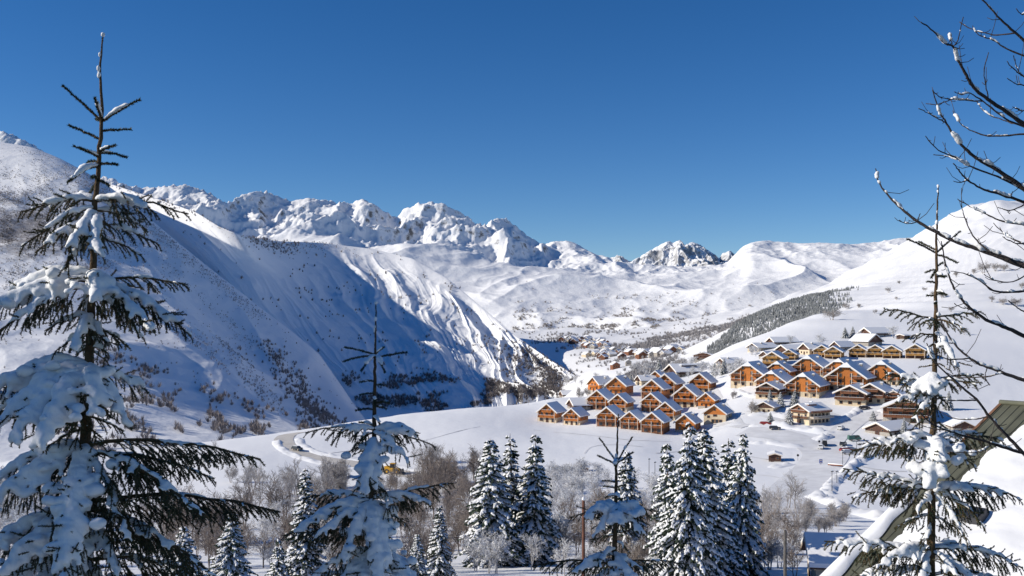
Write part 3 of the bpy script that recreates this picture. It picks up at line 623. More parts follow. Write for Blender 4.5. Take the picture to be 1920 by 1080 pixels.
LG = 'orange timber chalets on the meadow terrace'
left_rows = [
 ('a', 1026, 792, 38, 27, 'orange chalet at the far left end of the front row, stone ground floor'),
 ('a', 1072, 797, 33, 30, 'orange chalet with cream base, second from the left in the front row'),
 ('b', 1138, 800, 41, 24, 'orange chalet with two full-width balconies, third from the left in the front row'),
 ('b', 1181, 805, 37, 26, 'orange chalet tucked behind the left side of the nearest balcony chalet, front row'),
 ('b', 1223, 812, 43, 25, 'nearest orange chalet with stacked balconies, lowest in the front row'),
 ('c', 1284, 811, 38, 27, 'orange chalet at the right end of the front row behind the snowy spruce tips'),
 ('b', 1120, 768, 40, 26, 'orange balcony chalet right of the low white-roofed house, second row'),
 ('a', 1159, 772, 35, 27, 'orange chalet behind the gap between second and third front-row chalets'),
 ('b', 1221, 773, 39, 26, 'orange chalet in the middle of the group, directly behind the nearest pair'),
 ('a', 1248, 788, 37, 27, 'orange chalet just behind and above the right shoulder of the nearest chalet'),
 ('c', 1324, 765, 32, 27, 'orange chalet directly behind the cream-walled chalet'),
 ('c', 1155, 742, 39, 27, 'orange chalet in the third row with a shaded side wall, left part of the group'),
 ('b', 1223, 750, 42, 26, 'orange chalet in the third row with a full-width balcony, centre of the group'),
 ('a', 1284, 764, 44, 26, 'large orange chalet behind the right end of the front row'),
 ('b', 1247, 740, 42, 27, 'tall orange chalet near the top of the group with long snowy right roof'),
 ('c', 1229, 722, 29, 27, 'small orange chalet peeping out highest at the back of the group'),
 ('a', 1312, 737, 40, 27, 'orange chalet standing alone at the upper right of the meadow group'),
 ('c', 1113, 736, 22, 52, 'orange chalet turned aside with a broad white roof, back left corner'),
]
for kd, px, py, wp, rot, lab in left_rows: place_house('timber_chalet', H[kd], px, py, wp, rot, lab, LG, W=10.4, hs=1.0)
place_house('timber_chalet', H['cream'], 1340, 794, 43, 27, 'orange chalet with tall cream lower storeys and big ground-floor windows', LG, W=11.6, hs=.95)
AG = 'large orange apartment chalets with clipped gables'
for px, py, wp, rot, ls, lab in [
 (1401, 724, 55, 30, 1.0, 'large orange apartment chalet at the left end of the clipped-gable group'),
 (1445, 734, 48, 31, 1.0, 'large orange apartment chalet, second from the left, behind the brown house'),
 (1456, 712, 42, 31, .8, 'apartment chalet mostly hidden, only its snowy roof and gable top show'),
 (1504, 744, 54, 32, .95, 'nearest large orange apartment chalet with bright clipped gable, centre'),
 (1513, 708, 50, 32, 1.0, 'large orange apartment chalet at the back behind the nearest one'),
 (1571, 712, 48, 32, 1.0, 'large orange apartment chalet at the back, partly covered by its right neighbour'),
 (1586, 733, 62, 34, 1.25, 'widest orange apartment chalet with the longest snowy roof running to the right'),
 (1652, 722, 56, 30, .8, 'orange apartment chalet at the right end, partly behind the spruce branches')]:
    place_house('apartment_chalet', H['apt'], px, py, wp, rot, lab, AG, W=14.4, ls=ls, cat='chalet', hs=.88)
YG = 'honey-coloured chalets on the upper terrace'
for px, py, wp, rot, lab in [
 (1479, 675, 25, 28, 'honey-coloured chalet standing alone left of the upper terrace row'),
 (1448, 687, 34, 30, 'honey-coloured chalet lowest and furthest left, above the apartment chalets'),
 (1541, 670, 29, 27, 'honey-coloured chalet, left one of the overlapping pair'),
 (1562, 673, 30, 27, 'honey-coloured chalet, right one of the overlapping pair'),
 (1608, 670, 30, 27, 'honey-coloured chalet, first of the four evenly spaced ones'),
 (1641, 670, 30, 27, 'honey-coloured chalet, second of the four evenly spaced ones'),
 (1672, 672, 31, 27, 'honey-coloured chalet, third of the four evenly spaced ones'),
 (1716, 672, 34, 27, 'honey-coloured chalet, rightmost of the upper row, beside the spruce stem')]:
    place_house('timber_chalet', H['y'], px, py, wp, rot, lab, YG, W=9.8, hs=.92)
for kd, Wd, px, py, wp, rot, hs, ls, lab, cat in [
 ('brown', 10, 1438, 748, 36, 32, .95, 1.1, 'dark brown house with balconies below the apartment chalets', 'house'),
 ('farm', 9, 1432, 773, 30, 32, .8, .7, 'small brown house with snowy roof left of the lodge', 'house'),
 ('lodge', 11, 1498, 793, 26, 58, .95, .85, 'cream lodge with long balconies and glazed ground floor by the junction', 'lodge'),
 ('brown', 10, 1594, 761, 46, 34, .9, .9, 'dark gabled house with cream ground floor right of the lodge', 'house'),
 ('brown', 10, 1632, 757, 40, 36, 1.0, 1.0, 'dark timbered house under the long apartment roof, right neighbour of the gabled house', 'house'),
 ('brown2', 12, 1676, 758, 34, 35, .9, 1.0, 'brown house half hidden behind the snow-laden spruce bough', 'house'),
 ('brown2', 12, 1698, 793, 72, 25, .85, .9, 'broad brown chalet with three balcony rows behind the spruce stem', 'chalet'),
 ('barn', 9, 1645, 815, 30, 55, .8, 1.0, 'low snow-roofed building beside the parked cars', 'building'),
 ('barn', 9, 1808, 808, 40, 8, .9, .8, 'red-brown shed with white roof left of the green metal roof', 'shed'),
 ('barn', 9, 1070, 768, 12, 72, 1.1, 1.0, 'low house with plain white roof between front-row and second-row chalets', 'house'),
 ('barn', 9, 1052, 745, 8, 74, 1.0, .9, 'isolated white-roofed barn at the left edge of the terrace', 'barn'),
 ('barn', 9, 1153, 729, 10, 72, 1.1, 1.0, 'white-roofed house showing just its roof behind the back left chalets', 'house'),
 ('farm', 9, 1197, 722, 9, 72, 1.0, .8, 'small stone house with white roof behind the middle chalets', 'house'),
 ('dormer', 11, 1258, 709, 16, 70, 1.0, 1.0, 'long dark house with a dormer on its white roof above the chalets', 'house'),
 ('brown2', 12, 1318, 674, 34, 15, .55, .8, 'dark flat-gabled building high behind the frosted trees', 'building'),
 ('farm', 9, 1352, 690, 12, 66, .9, .8, 'white-roofed farmhouse among the frosted trees', 'house'),
 ('barn', 9, 1445, 648, 10, 74, 1.0, 1.2, 'long barn with white roof highest at the left of the old hamlet', 'barn'),
 ('farm', 9, 1412, 660, 14, 62, .8, 1.0, 'old farmhouse with brown gable at the left edge of the hamlet', 'house'),
 ('barn', 9, 1466, 664, 14, 66, .9, 1.0, 'white-roofed barn just above the lone honey-coloured chalet', 'barn'),
 ('steep', 8, 1432, 672, 14, 50, .8, .8, 'narrow steep-roofed house left of the lone honey-coloured chalet', 'house'),
 ('farm', 9, 1508, 665, 12, 64, 1.1, 1.0, 'white farmhouse with dark roof edge left of the overlapping pair', 'house'),
 ('steep', 8, 1566, 656, 12, 62, .8, 1.0, 'old house with steep white roof above the overlapping pair', 'house'),
 ('steep', 8, 1641, 648, 32, -28, .75, .8, 'steep-roofed house with dark front gable above the even row', 'house'),
 ('barn', 9, 1622, 632, 12, 68, 1.0, 1.0, 'white-roofed barn highest in the hamlet beside the dark firs', 'barn'),
 ('hut', 4, 1688, 636, 10, 50, .8, 1.2, 'tiny dark shed on the open slope right of the hamlet', 'shed'),
 ('farm', 9, 1384, 727, 14, 36, .7, .6, 'small pale house at the left foot of the apartment chalets', 'house'),
 ('hut', 4, 1095, 885, 15, 12, .95, .8, 'tiny brown hut alone on the snowfield behind the small spruce', 'hut'),
 ('hut', 4, 1453, 866, 22, 14, 1.0, 1.0, 'brown ticket hut with thick snow roof beside the ploughed road', 'hut')]:
    place_house('house' if cat == 'house' else cat, H[kd], px, py, wp, rot, lab, None, W=Wd, hs=hs * .87, ls=ls, cat=cat)

# far village at the valley head
rng = random.Random(5)
tiny = []
for i in range(5):
    b = MB(); W_, L_, e_ = rng.uniform(9, 13), rng.uniform(10, 18), rng.uniform(4, 7); r_ = e_ + W_ * .33
    b.box(-W_ / 2, W_ / 2, 0, L_, -3, e_ - .01, 0); b.prism([(-W_ / 2, e_ - .01), (W_ / 2, e_ - .01), (0, r_)], 0, L_, 0)
    for s in (1, -1):
        po = [(0, -.8, r_), (s * (W_ / 2 + 1), -.8, e_ - .66), (s * (W_ / 2 + 1), L_ + .8, e_ - .66), (0, L_ + .8, r_)]
        slab(b, po if s > 0 else po[::-1], .05, .9, 1)
    for x in (-W_ * .25, 0, W_ * .25): b.box(x - .6, x + .6, -.08, -.01, e_ * .45, e_ * .45 + 1.6, 2)
    tiny.append(b.mesh('village_house', [[wb, wd_, M['stone'], M['cream'], wb][i], M['roof_snow'], M['glass']]))
VN = ['brown', 'dark timber', 'grey stone', 'cream', 'chestnut']
for cx, cy, sx, sy, n, where in ((1085, 641, 32, 5, 26, 'in the topmost cluster of the far village'), (1115, 652, 28, 5, 16, 'just below the topmost cluster of the far village'), (1150, 664, 34, 5, 18, 'in the middle of the far village'), (1210, 668, 30, 6, 16, 'in the right half of the far village'), (1255, 668, 26, 6, 16, 'at the right end of the far village'), (1120, 672, 26, 4, 10, 'at the lower left edge of the far village'), (1190, 690, 24, 6, 8, 'below the far village towards the chalets'), (1165, 700, 18, 4, 5, 'lowest below the far village'), (1280, 662, 18, 5, 6, 'by the brook right of the far village')):
    for i in range(n):
        p, Y = gpt(cx + rng.gauss(0, sx * .6), cy + rng.gauss(0, sy * .6))
        if Y < 1400: continue
        k = rng.randrange(5); o = link('village_house', tiny[k]); o.location = p; o.rotation_euler = (0, 0, math.radians(rng.uniform(-70, 30))); s = rng.uniform(.8, 1.25); o.scale = (s, s, s)
        tag(o, 'tiny snow-roofed %s house %s' % (VN[k], where), 'house', 'houses ' + where)
# ------------------------------------------------------------------ vegetation
M['needle'] = mat('spruce_needles', (0.030, 0.050, 0.030), 0.6, 0.35, 2.0, spec=0.2)
M['needle_far'] = mat('fir_needles', (0.045, 0.062, 0.045), 0.7, 0.3, 0.6, spec=0.1)
M['bark'] = mat('spruce_bark', (0.17, 0.10, 0.065), 0.85, 0.3, 6, 0.5, 20)
M['twig'] = mat('frosted_twigs', (0.30, 0.265, 0.24), 0.8, 0.2, 0.5)
M['twig_brown'] = mat('brown_twigs', (0.20, 0.16, 0.135), 0.8, 0.2, 0.5)
M['twig_dark'] = mat('dark_brushwood', (0.23, 0.205, 0.20), 0.85, 0.25, 0.1, objspace=True)
M['frost_crown'] = mat('hoarfrost', (0.44, 0.43, 0.43), 0.8, 0.12, 0.5)

def tubes_np(segs, n=3):
    """segs: list of (p0,p1,r0,r1) -> verts, quads"""
    P0 = np.array([s[0] for s in segs], float); P1 = np.array([s[1] for s in segs], float)
    R0 = np.array([s[2] for s in segs])[:, None]; R1 = np.array([s[3] for s in segs])[:, None]
    d = P1 - P0; d /= np.linalg.norm(d, axis=1, keepdims=True) + 1e-9
    ref = np.where(np.abs(d[:, 2:3]) < .9, np.array([[0, 0, 1.]]), np.array([[1., 0, 0]]))
    a = np.cross(d, ref); a /= np.linalg.norm(a, axis=1, keepdims=True) + 1e-9; b = np.cross(d, a)
    ring0, ring1 = [], []
    for j in range(n):
        t = 2 * np.pi * j / n; o = a * np.cos(t) + b * np.sin(t); ring0.append(P0 + o * R0); ring1.append(P1 + o * R1)
    V = np.stack(ring0 + ring1, 1).reshape(-1, 3); m = len(segs); base = (np.arange(m) * 2 * n)[:, None]
    Q = np.concatenate([base + np.array([[j, (j + 1) % n, n + (j + 1) % n, n + j]]) for j in range(n)])
    return V, Q

def perp(d, rng):
    v = Vector((rng.gauss(0, 1), rng.gauss(0, 1), rng.gauss(0, 1))); v -= d * v.dot(d); return v.normalized()

def bare_tree_mesh(name, seed, h, m, snowm, stems=1, spread=.5, twigs=5, tr=.03):
    """leafless tree: stems > limbs > branches > twigs, rime on some twigs"""
    rng = random.Random(seed); segs, frost, bole = [], [], []
    def grow(p, d, L, r, lev):
        n = 3 if lev < 2 else 2; pts = [p]
        for i in range(n):
            d = (d + perp(d, rng) * .16 + Vector((0, 0, .10))).normalized(); pts.append(pts[-1] + d * L / n)
        for i in range(n):
            segs_ = bole if lev == 0 else (frost if (lev >= 2 and rng.random() < .45) else segs)
            segs_.append((pts[i], pts[i + 1], max(r * (1 - .6 * i / n), tr * .55), max(r * (1 - .6 * (i + 1) / n), tr * .45)))
        if lev >= 3: return
        k = [9, 6, twigs][lev]
        for i in range(k):
            t = (.28 + .72 * (i + rng.random() * .8) / k) if lev == 0 else (.15 + .85 * (i + rng.random() * .8) / k)
            f = min(t, .999) * n; j = int(f); q = pts[j].lerp(pts[j + 1], f - j)
            nd = (d * (.75 if lev else .8) + perp(d, rng) * (spread + .35)).normalized()
            grow(q, nd, L * rng.uniform(.42, .62) * (1.0 - .35 * t if lev == 0 else 1), r * .5, lev + 1)
    for s in range(stems):
        a = rng.uniform(0, 6.28); o = Vector((math.cos(a), math.sin(a), 0)) * (.06 * h if stems > 1 else 0)
        grow(o * rng.random() - Vector((0, 0, .3)), Vector((o.x * .35 / h * 4 + rng.gauss(0, .06), o.y * .35 / h * 4 + rng.gauss(0, .06), 1)).normalized(), h * rng.uniform(.55, .7), h * .013, 0)
    V, Q = tubes_np(segs); nQ = len(Q)
    if frost:
        V2, Q2 = tubes_np(frost); Q = np.concatenate([Q, Q2 + len(V)]); V = np.concatenate([V, V2])
    me = mesh_np(name, V, Q, [m, snowm], np.concatenate([np.zeros(nQ), np.ones(len(Q) - nQ)]), False)
    Vb, Qb = tubes_np(bole, 6)
    return mesh_np('trunk', Vb, Qb, [m], None, True), me

def fir_meshes(seed, h=12.0, R=2.6, snow=.8, dens=1.0):
    """snow-covered spruce for the middle distance -> trunk, crown (needle sprays), crown_snow"""
    rng = np.random.default_rng(seed)
    nb = int(330 * dens)
    zt = h * (1 - rng.random(nb) ** .72 * .94)              # heights, denser low down
    zt = np.sort(zt)
    cv, cf, sv, sf = [], [], [], []
    golden = 2.39996
    br = []
    for i, z in enumerate(zt):
        f = 1 - z / h
        L = R * (f ** .82) * rng.uniform(.6, 1.2) + .12
        a = i * golden + rng.normal(0, .3)
        br.append((z, L, a, f))
    for z, L, a, f in br:
        d = np.array([math.cos(a), math.sin(a)]); side = np.array([-d[1], d[0]])
        ns = max(3, int(L / .23)); t = (np.arange(ns) + rng.random(ns)) / ns
        droop = .30 + .35 * f
        rr = t * L; zz = z + .10 * rr - droop * rr * rr / max(L, .3) + .22 * np.maximum(t - .7, 0) * L
        # the snow lies as one long pad on each bough
        kp = 7; tt = np.linspace(.18, .98, kp); r2 = tt * L; z2 = z + .10 * r2 - droop * r2 * r2 / max(L, .3) + .22 * np.maximum(tt - .7, 0) * L
        if rng.random() < .85 and L > .35:
            wv = (.07 + .11 * L * (1 - tt) ** .5 * .6 + .05) * rng.uniform(.75, 1.3, kp) * snow * 1.5; wv[-1] *= .35; wv[0] *= .5
            hv = .45 * wv + .03; b2 = len(sv) and sum(map(len, sv)); sh = rng.normal(0, .03, kp)
            cxx, cyy = d[0] * r2 + side[0] * sh, d[1] * r2 + side[1] * sh
            V = np.stack([np.stack([cxx + side[0] * wv * q1, cyy + side[1] * wv * q1, z2 + hv * q2 - (0.10 if abs(q1) > .9 else 0) * wv * 3], -1) for q1, q2 in ((-1, .1), (-.55, .8), (.1, 1.05), (.6, .75), (1, .1))], 1).reshape(-1, 3)
            k = (np.arange(kp - 1) * 5)[:, None] + b2; sv.append(V)
            for j in range(4): sf += [k + np.array([[j, j + 1, j + 6]]), k + np.array([[j, j + 6, j + 5]])]
        for sgn in (-1, 1):
            l = (.26 + .42 * L * .36 * (1 - t) + .10) * rng.uniform(.7, 1.25, ns)
            ang = rng.uniform(.6, 1.05, ns)
            dx = d[0] * np.cos(ang) + sgn * side[0] * np.sin(ang); dy = d[1] * np.cos(ang) + sgn * side[1] * np.sin(ang)
            bx, by = d[0] * rr, d[1] * rr
            tipz = zz - l * rng.uniform(.25, .75, ns)
            w = l * .30; wx, wy = -dy * w, dx * w
            mx, my, mz = bx + dx * l * .5, by + dy * l * .5, zz + .02 - l * .12
            b = len(cv) and sum(map(len, cv))
            A = np.stack([bx, by, zz], -1); B = np.stack([mx + wx, my + wy, mz - .06], -1); C = np.stack([bx + dx * l, by + dy * l, tipz], -1); D = np.stack([mx - wx, my - wy, mz - .06], -1); E = np.stack([mx, my, mz - l * .55], -1)
            V = np.stack([A, B, C, D, E], 1).reshape(-1, 3); k = (np.arange(ns) * 5)[:, None] + b
            cv.append(V); cf += [k + np.array([[0, 1, 2]]), k + np.array([[0, 2, 3]]), k + np.array([[0, 4, 2]])]
            keep = rng.random(ns) < snow * .62
            if keep.any():
                q = keep; b2 = len(sv) and sum(map(len, sv)); th = (.05 + .06 * rng.random(q.sum())) * (1 + .35 * f)
                up = np.stack([np.zeros(q.sum())] * 2 + [th], -1); g = .95
                a2 = A[q] + up * .5; c2 = A[q] + (C[q] - A[q]) * .86 + up * .3; cen = np.stack([mx, my, mz], -1)[q] + up * 1.6
                b_ = np.stack([mx + wx * g, my + wy * g, mz - .055], -1)[q]; d_ = np.stack([mx - wx * g, my - wy * g, mz - .055], -1)[q]
                V = np.stack([a2, b_, c2, d_, cen], 1).reshape(-1, 3); k = (np.arange(q.sum()) * 5)[:, None] + b2
                sv.append(V); sf += [k + np.array([[0, 1, 4]]), k + np.array([[1, 2, 4]]), k + np.array([[2, 3, 4]]), k + np.array([[3, 0, 4]])]
    me_c = mesh_np('crown', np.concatenate(cv), np.concatenate(cf), [M['needle_far']], None, False)
    me_s = mesh_np('crown_snow', np.concatenate(sv), np.concatenate(sf), [M['branch_snow']], None, True)
    V, Q = tubes_np([((0, 0, -2), (0, 0, h * .5), h * .016, h * .010), ((0, 0, h * .5), (0, 0, h * .99), h * .010, .015)], 7)
    me_t = mesh_np('trunk', V, Q, [M['bark']])
    return [('trunk', me_t), ('crown', me_c), ('crown_snow', me_s)]

FIRS = [fir_meshes(1, 12, 3.2, .62, .85), fir_meshes(2, 12, 2.8, .56, .75), fir_meshes(3, 12, 3.7, .6, .95), fir_meshes(4, 12, 2.2, .56, .65), fir_meshes(5, 12, 4.2, .58, .85)]
def put_fir(k, px, Y, tip_py, label, group=None, wide=1.0, rz=0.0, name='snowy_spruce'):
    X = (px - 960) / F * Y; z0 = float(gz(X, Y)); top = (HZ - tip_py) / F * Y; s = (top - z0) / 12.0
    o = empty(name, (X, Y, z0), rz, (s * wide * (1 + .12 * math.sin(px)), s * wide * (1 + .12 * math.cos(px * 1.7)), s)); o.rotation_euler = (.035 * math.sin(px * .9), .035 * math.cos(px * 1.3), rz); tag(o, label, 'tree', group)
    made = None
    for nme, me in FIRS[k]:
        c = link(nme, me, o if nme != 'crown_snow' else made)
        if nme == 'crown': made = c
    return o
G1F = 'snow-covered spruces below the snowfield'
for i, a in enumerate([
 (0, 925, 100, 820, 'snow-covered spruce at the left of the middle clump of three', 1.0), (3, 962, 106, 811, 'narrow snow-covered spruce in the middle of the clump of three', 1.1), (1, 998, 103, 812, 'snow-covered spruce at the right of the clump of three', 1.05),
 (2, 1288, 78, 792, 'tall foremost spruce of the right clump with its bare lower trunk showing', .88), (1, 1258, 86, 828, 'spruce peeping out at the left behind the foremost spruce', .9), (0, 1332, 82, 800, 'shaded spruce just right of the foremost spruce', .98), (2, 1384, 88, 812, 'broad bluish spruce at the right end of the right clump', .85), (3, 1360, 93, 818, 'narrow spruce tip between the two right-hand spruces', 1.1),
 (0, 1176, 96, 842, 'snowy spruce standing behind the small dark leader shoot', .8), (3, 572, 84, 876, 'slender snowy spruce in front of the bare thicket', 1.15), (1, 822, 74, 948, 'low snowy spruce right of the dark foreground sapling', 1.1), (0, 782, 62, 1000, 'small snowy spruce at the lower edge beside the foreground sapling', 1.1),
 (2, 428, 58, 958, 'snowy spruce in shade below the dark lowest boughs', 1.0), (1, 520, 50, 1010, 'low snowy spruce at the bottom edge under the thicket', 1.1), (4, 340, 46, 990, 'bushy snowy spruce at the bottom behind the big laden tree', 1.0)]):
    put_fir(a[0], a[1], a[2], a[3], a[4], G1F, a[5], i * 1.3)
GVF = 'conifers among the village houses'
def fir_at(k, px, base, tip, label, wide=1.0, rz=0.0):
    Y = hit(px, base); put_fir(k, px, Y, tip, label, GVF, wide, rz, 'village_conifer')
for i, a in enumerate([(1, 1444, 755, 729, 'slim conifer in front of the dark brown house', 1.3), (0, 1464, 763, 735, 'conifer between the brown house and the nearest apartment chalet', 1.2), (1, 1490, 762, 731, 'frosted conifer at the corner of the nearest apartment chalet', 1.4), (4, 1480, 795, 765, 'broad dark conifer left of the lodge', 1.1), (4, 1444, 796, 773, 'broad low conifer beside the parked red car', 1.5),
 (4, 1637, 789, 770, 'round frosted conifer between lodge and broad brown chalet', 1.2), (2, 1695, 818, 783, 'conifer behind the spruce stem below the broad brown chalet', 1.0), (0, 1236, 712, 674, 'white frosted conifer above the middle of the chalet group', 1.2), (3, 1183, 724, 699, 'narrow dark conifer beside the stone house', 1.2), (0, 1357, 702, 672, 'conifer in the frosted grove left of the hamlet', 1.2), (1, 1340, 705, 680, 'smaller conifer in the frosted grove', 1.2),
 (4, 1585, 634, 614, 'left one of the dark firs above the hamlet', 1.2), (4, 1599, 633, 612, 'right one of the dark firs above the hamlet', 1.2), (2, 1778, 768, 733, 'small conifer between the stem of the right spruce and the shed', 1.0), (1, 1376, 712, 690, 'small conifer left of the apartment chalets', 1.2), (0, 385, 866, 850, 'tiny conifer at the foot of the left slope', 1.3)]):
    fir_at(a[0], a[1], a[2], a[3], a[4], a[5], i * .9)
# unseen spruces added left of the view to shade the foreground saplings
for X, Y, topz, k, lab in ((-14.6, 5.7, 5.9, 4, 'unseen spruce added for shade, nearest to the camera'), (-15.2, 8.2, 7.4, 4, 'tall unseen spruce added for shade, middle one of three'), (-15.5, 9.3, 9.2, 4, 'tallest unseen spruce added for shade, left of the view')):
    z0 = float(gz(X, Y)); s = (topz - z0) / 12
    o = empty('snowy_spruce', (X, Y, z0), 0, (s, s, s)); tag(o, lab, 'tree', 'unseen spruces added for shade left of the view')
    for nme, me in FIRS[k]:
        c = link(nme, me, o if nme != 'crown_snow' else mc)
        if nme == 'crown': mc = c

# bare trees: variants shared between individuals
BT = {'tall': [bare_tree_mesh('crown', 10 + i, 10, M['twig'], M['frost_crown'], 1, .35, 6) for i in range(3)],
      'bush': [bare_tree_mesh('crown', 20 + i, 6, M['twig'], M['frost_crown'], 4, .6, 5) for i in range(3)],
      'brown': [bare_tree_mesh('crown', 30 + i, 8, M['twig_brown'], M['twig'], 2, .5, 6) for i in range(3)],
      'frost': [bare_tree_mesh('crown', 40 + i, 8, M['frost_crown'], M['roof_snow'], 2, .6, 6, .045) for i in range(3)]}
HT = {'tall': 10 * 1.02, 'bush': 6 * 1.0, 'brown': 8 * 1.0, 'frost': 8 * 1.0}
rng = random.Random(77)
def put_bare(kd, px, py, hpx, label, group=None, wide=1.0):
    p, Y = gpt(px, py); s = hpx * Y / F / HT[kd]
    o = empty({'frost': 'frosted_tree', 'bush': 'bare_bush'}.get(kd, 'bare_tree'), p, rng.uniform(0, 6.28), (s * wide, s * wide, s)); tm, cm = rng.choice(BT[kd]); link('trunk', tm, o); link('crown', cm, o)
    tag(o, label, 'tree', group)
for kd, x0, x1, y0, y1, n, h0, h1, lab in [
 ('tall', 458, 618, 915, 962, 44, 48, 82, 'bare grey tree in the dense thicket below the road bend'),
 ('bush', 612, 660, 898, 935, 10, 45, 62, 'round bare bush at the right end of the thicket below the road'),
 ('tall', 772, 832, 868, 895, 14, 45, 58, 'bare tree at the left edge of the wood beside the yellow loader'),
 ('brown', 800, 905, 900, 990, 44, 45, 88, 'brownish bare tree in the wood left of the clump of three spruces'),
 ('frost', 1030, 1125, 905, 975, 30, 45, 70, 'frosted bare tree in the grove below the tiny hut'),
 ('frost', 1120, 1235, 920, 1020, 22, 50, 75, 'frosted bare tree behind the small shaded sapling'),
 ('frost', 885, 1065, 1000, 1085, 30, 70, 110, 'frosted bare tree at the feet of the clump of three spruces'),
 ('tall', 1415, 1502, 950, 1030, 22, 55, 90, 'grey bare tree right of the broad bluish spruce'),
 ('bush', 1495, 1585, 965, 1005, 14, 35, 50, 'low bare bush on the bank above the snow-roofed cottage'),
 ('brown', 735, 800, 920, 1000, 18, 55, 80, 'brownish bare tree behind the right boughs of the foreground sapling'),
 ('bush', 640, 760, 915, 950, 10, 30, 45, 'low bare bush on the bank below the yellow loader'),
 ('brown', 250, 470, 985, 1075, 26, 80, 120, 'bare tree at the bottom behind the lowest boughs of the laden tree'),
 ('brown', 440, 700, 975, 1085, 34, 70, 110, 'brown bare tree in the shaded wood under the foreground sapling'),
 ('frost', 480, 700, 960, 1080, 22, 50, 90, 'rime-covered bare tree in the shaded wood under the foreground sapling'),
 ('brown', 740, 900, 1000, 1085, 24, 70, 110, 'dark bare tree at the lower edge left of the clump of three spruces'),
 ('brown', 1050, 1250, 990, 1085, 30, 60, 100, 'dark bare tree around the rusty post'),
 ('frost', 1080, 1260, 1020, 1085, 18, 60, 90, 'rime-covered bare tree beside the foremost spruce trunk'),
 ('brown', 1400, 1500, 1010, 1085, 14, 60, 100, 'dark bare tree at the lower edge left of the utility pole'),
 ('frost', -30, 140, 960, 1085, 22, 90, 150, 'rime-covered bare tree behind the left boughs of the laden tree'),
 ('frost', 1318, 1402, 696, 712, 14, 24, 40, 'frosted tree in the grove left of the apartment chalets'),
 ('frost', 1405, 1425, 664, 672, 4, 18, 26, 'frosted tree beside the old farmhouse at the hamlet edge'),
 ('bush', 1082, 1106, 738, 748, 5, 16, 24, 'bare bush behind the low house with plain white roof'),
 ('bush', 1404, 1416, 772, 778, 3, 22, 30, 'bare bush left of the small brown house'),
 ('frost', 1440, 1500, 1040, 1075, 5, 70, 100, 'frosted bare tree around the dark utility pole'),
 ('frost', 1265, 1300, 700, 712, 4, 14, 22, 'frosted tree in front of the long house with a dormer'),
 ('frost', 1060, 1180, 706, 732, 12, 16, 26, 'frosted tree on the terrace rim behind the left chalets'),
 ('frost', 1180, 1262, 698, 716, 14, 20, 32, 'frosted tree in the grove above the middle of the chalet group'),
 ('frost', 1280, 1330, 684, 702, 8, 18, 28, 'frosted tree beside the dark flat-gabled building'),
 ('bush', 1372, 1384, 745, 760, 2, 14, 20, 'leafless shrub on the lawn above the cream-walled chalet')]:
    for i in range(n):
        bx_, bh_ = rng.uniform(x0, x1), rng.uniform(h0, h1); f_ = (bx_ - x0) / (x1 - x0)
        pos_ = ', left part' if f_ < .33 else ', middle part' if f_ < .67 else ', right part'; siz_ = ', taller' if bh_ > (h0 + h1) / 2 else ', lower'
        lb_ = lab + siz_ + pos_ if len((lab + siz_ + pos_).split()) <= 16 else lab + pos_ if len((lab + pos_).split()) <= 16 else lab
        put_bare(kd, bx_, rng.uniform(y0, y1), bh_, lb_ if n > 6 else lab, 'trees: ' + lab[:40].rsplit(' ', 1)[0], rng.uniform(.8, 1.15))
for kd, px, py, h, wd, lab in [('bush', 888, 868, 34, 1.1, 'single round bare bush on the snowfield above the wood'), ('tall', 406, 848, 34, 1.0, 'lone bare tree on the snow shoulder right of the laden tree'), ('bush', 432, 905, 40, 1.0, 'bare bush beyond the tip of the longest dark bough'),
 ('frost', 1537, 648, 28, 1.3, 'round frosted tree above the overlapping honey-coloured pair'), ('frost', 1606, 645, 32, 1.2, 'round frosted tree left of the steep-roofed house'), ('frost', 1676, 634, 30, 1.3, 'round frosted tree right of the hamlet'), ('frost', 1480, 648, 26, 1.0, 'frosted tree at the right end of the long barn'),
 ('bush', 1808, 628, 18, 1.0, 'lone leafless bush on the white slope right of the spruce stem'), ('bush', 1588, 581, 16, 1.2, 'small shrub on the terraced slope near the wood edge'), ('bush', 1610, 578, 12, 1.3, 'smaller shrub right of the one near the wood edge'), ('tall', 990, 760, 18, 1.0, 'thin bare tree on the terrace rim left of the barn'), ('tall', 1022, 752, 20, 1.0, 'bare tree on the terrace rim beside the barn'), ('bush', 1560, 600, 26, 2.0, 'wide frosted thicket at the lower end of the plantation')]:
    put_bare(kd, px, py, h, lab, None, wd)

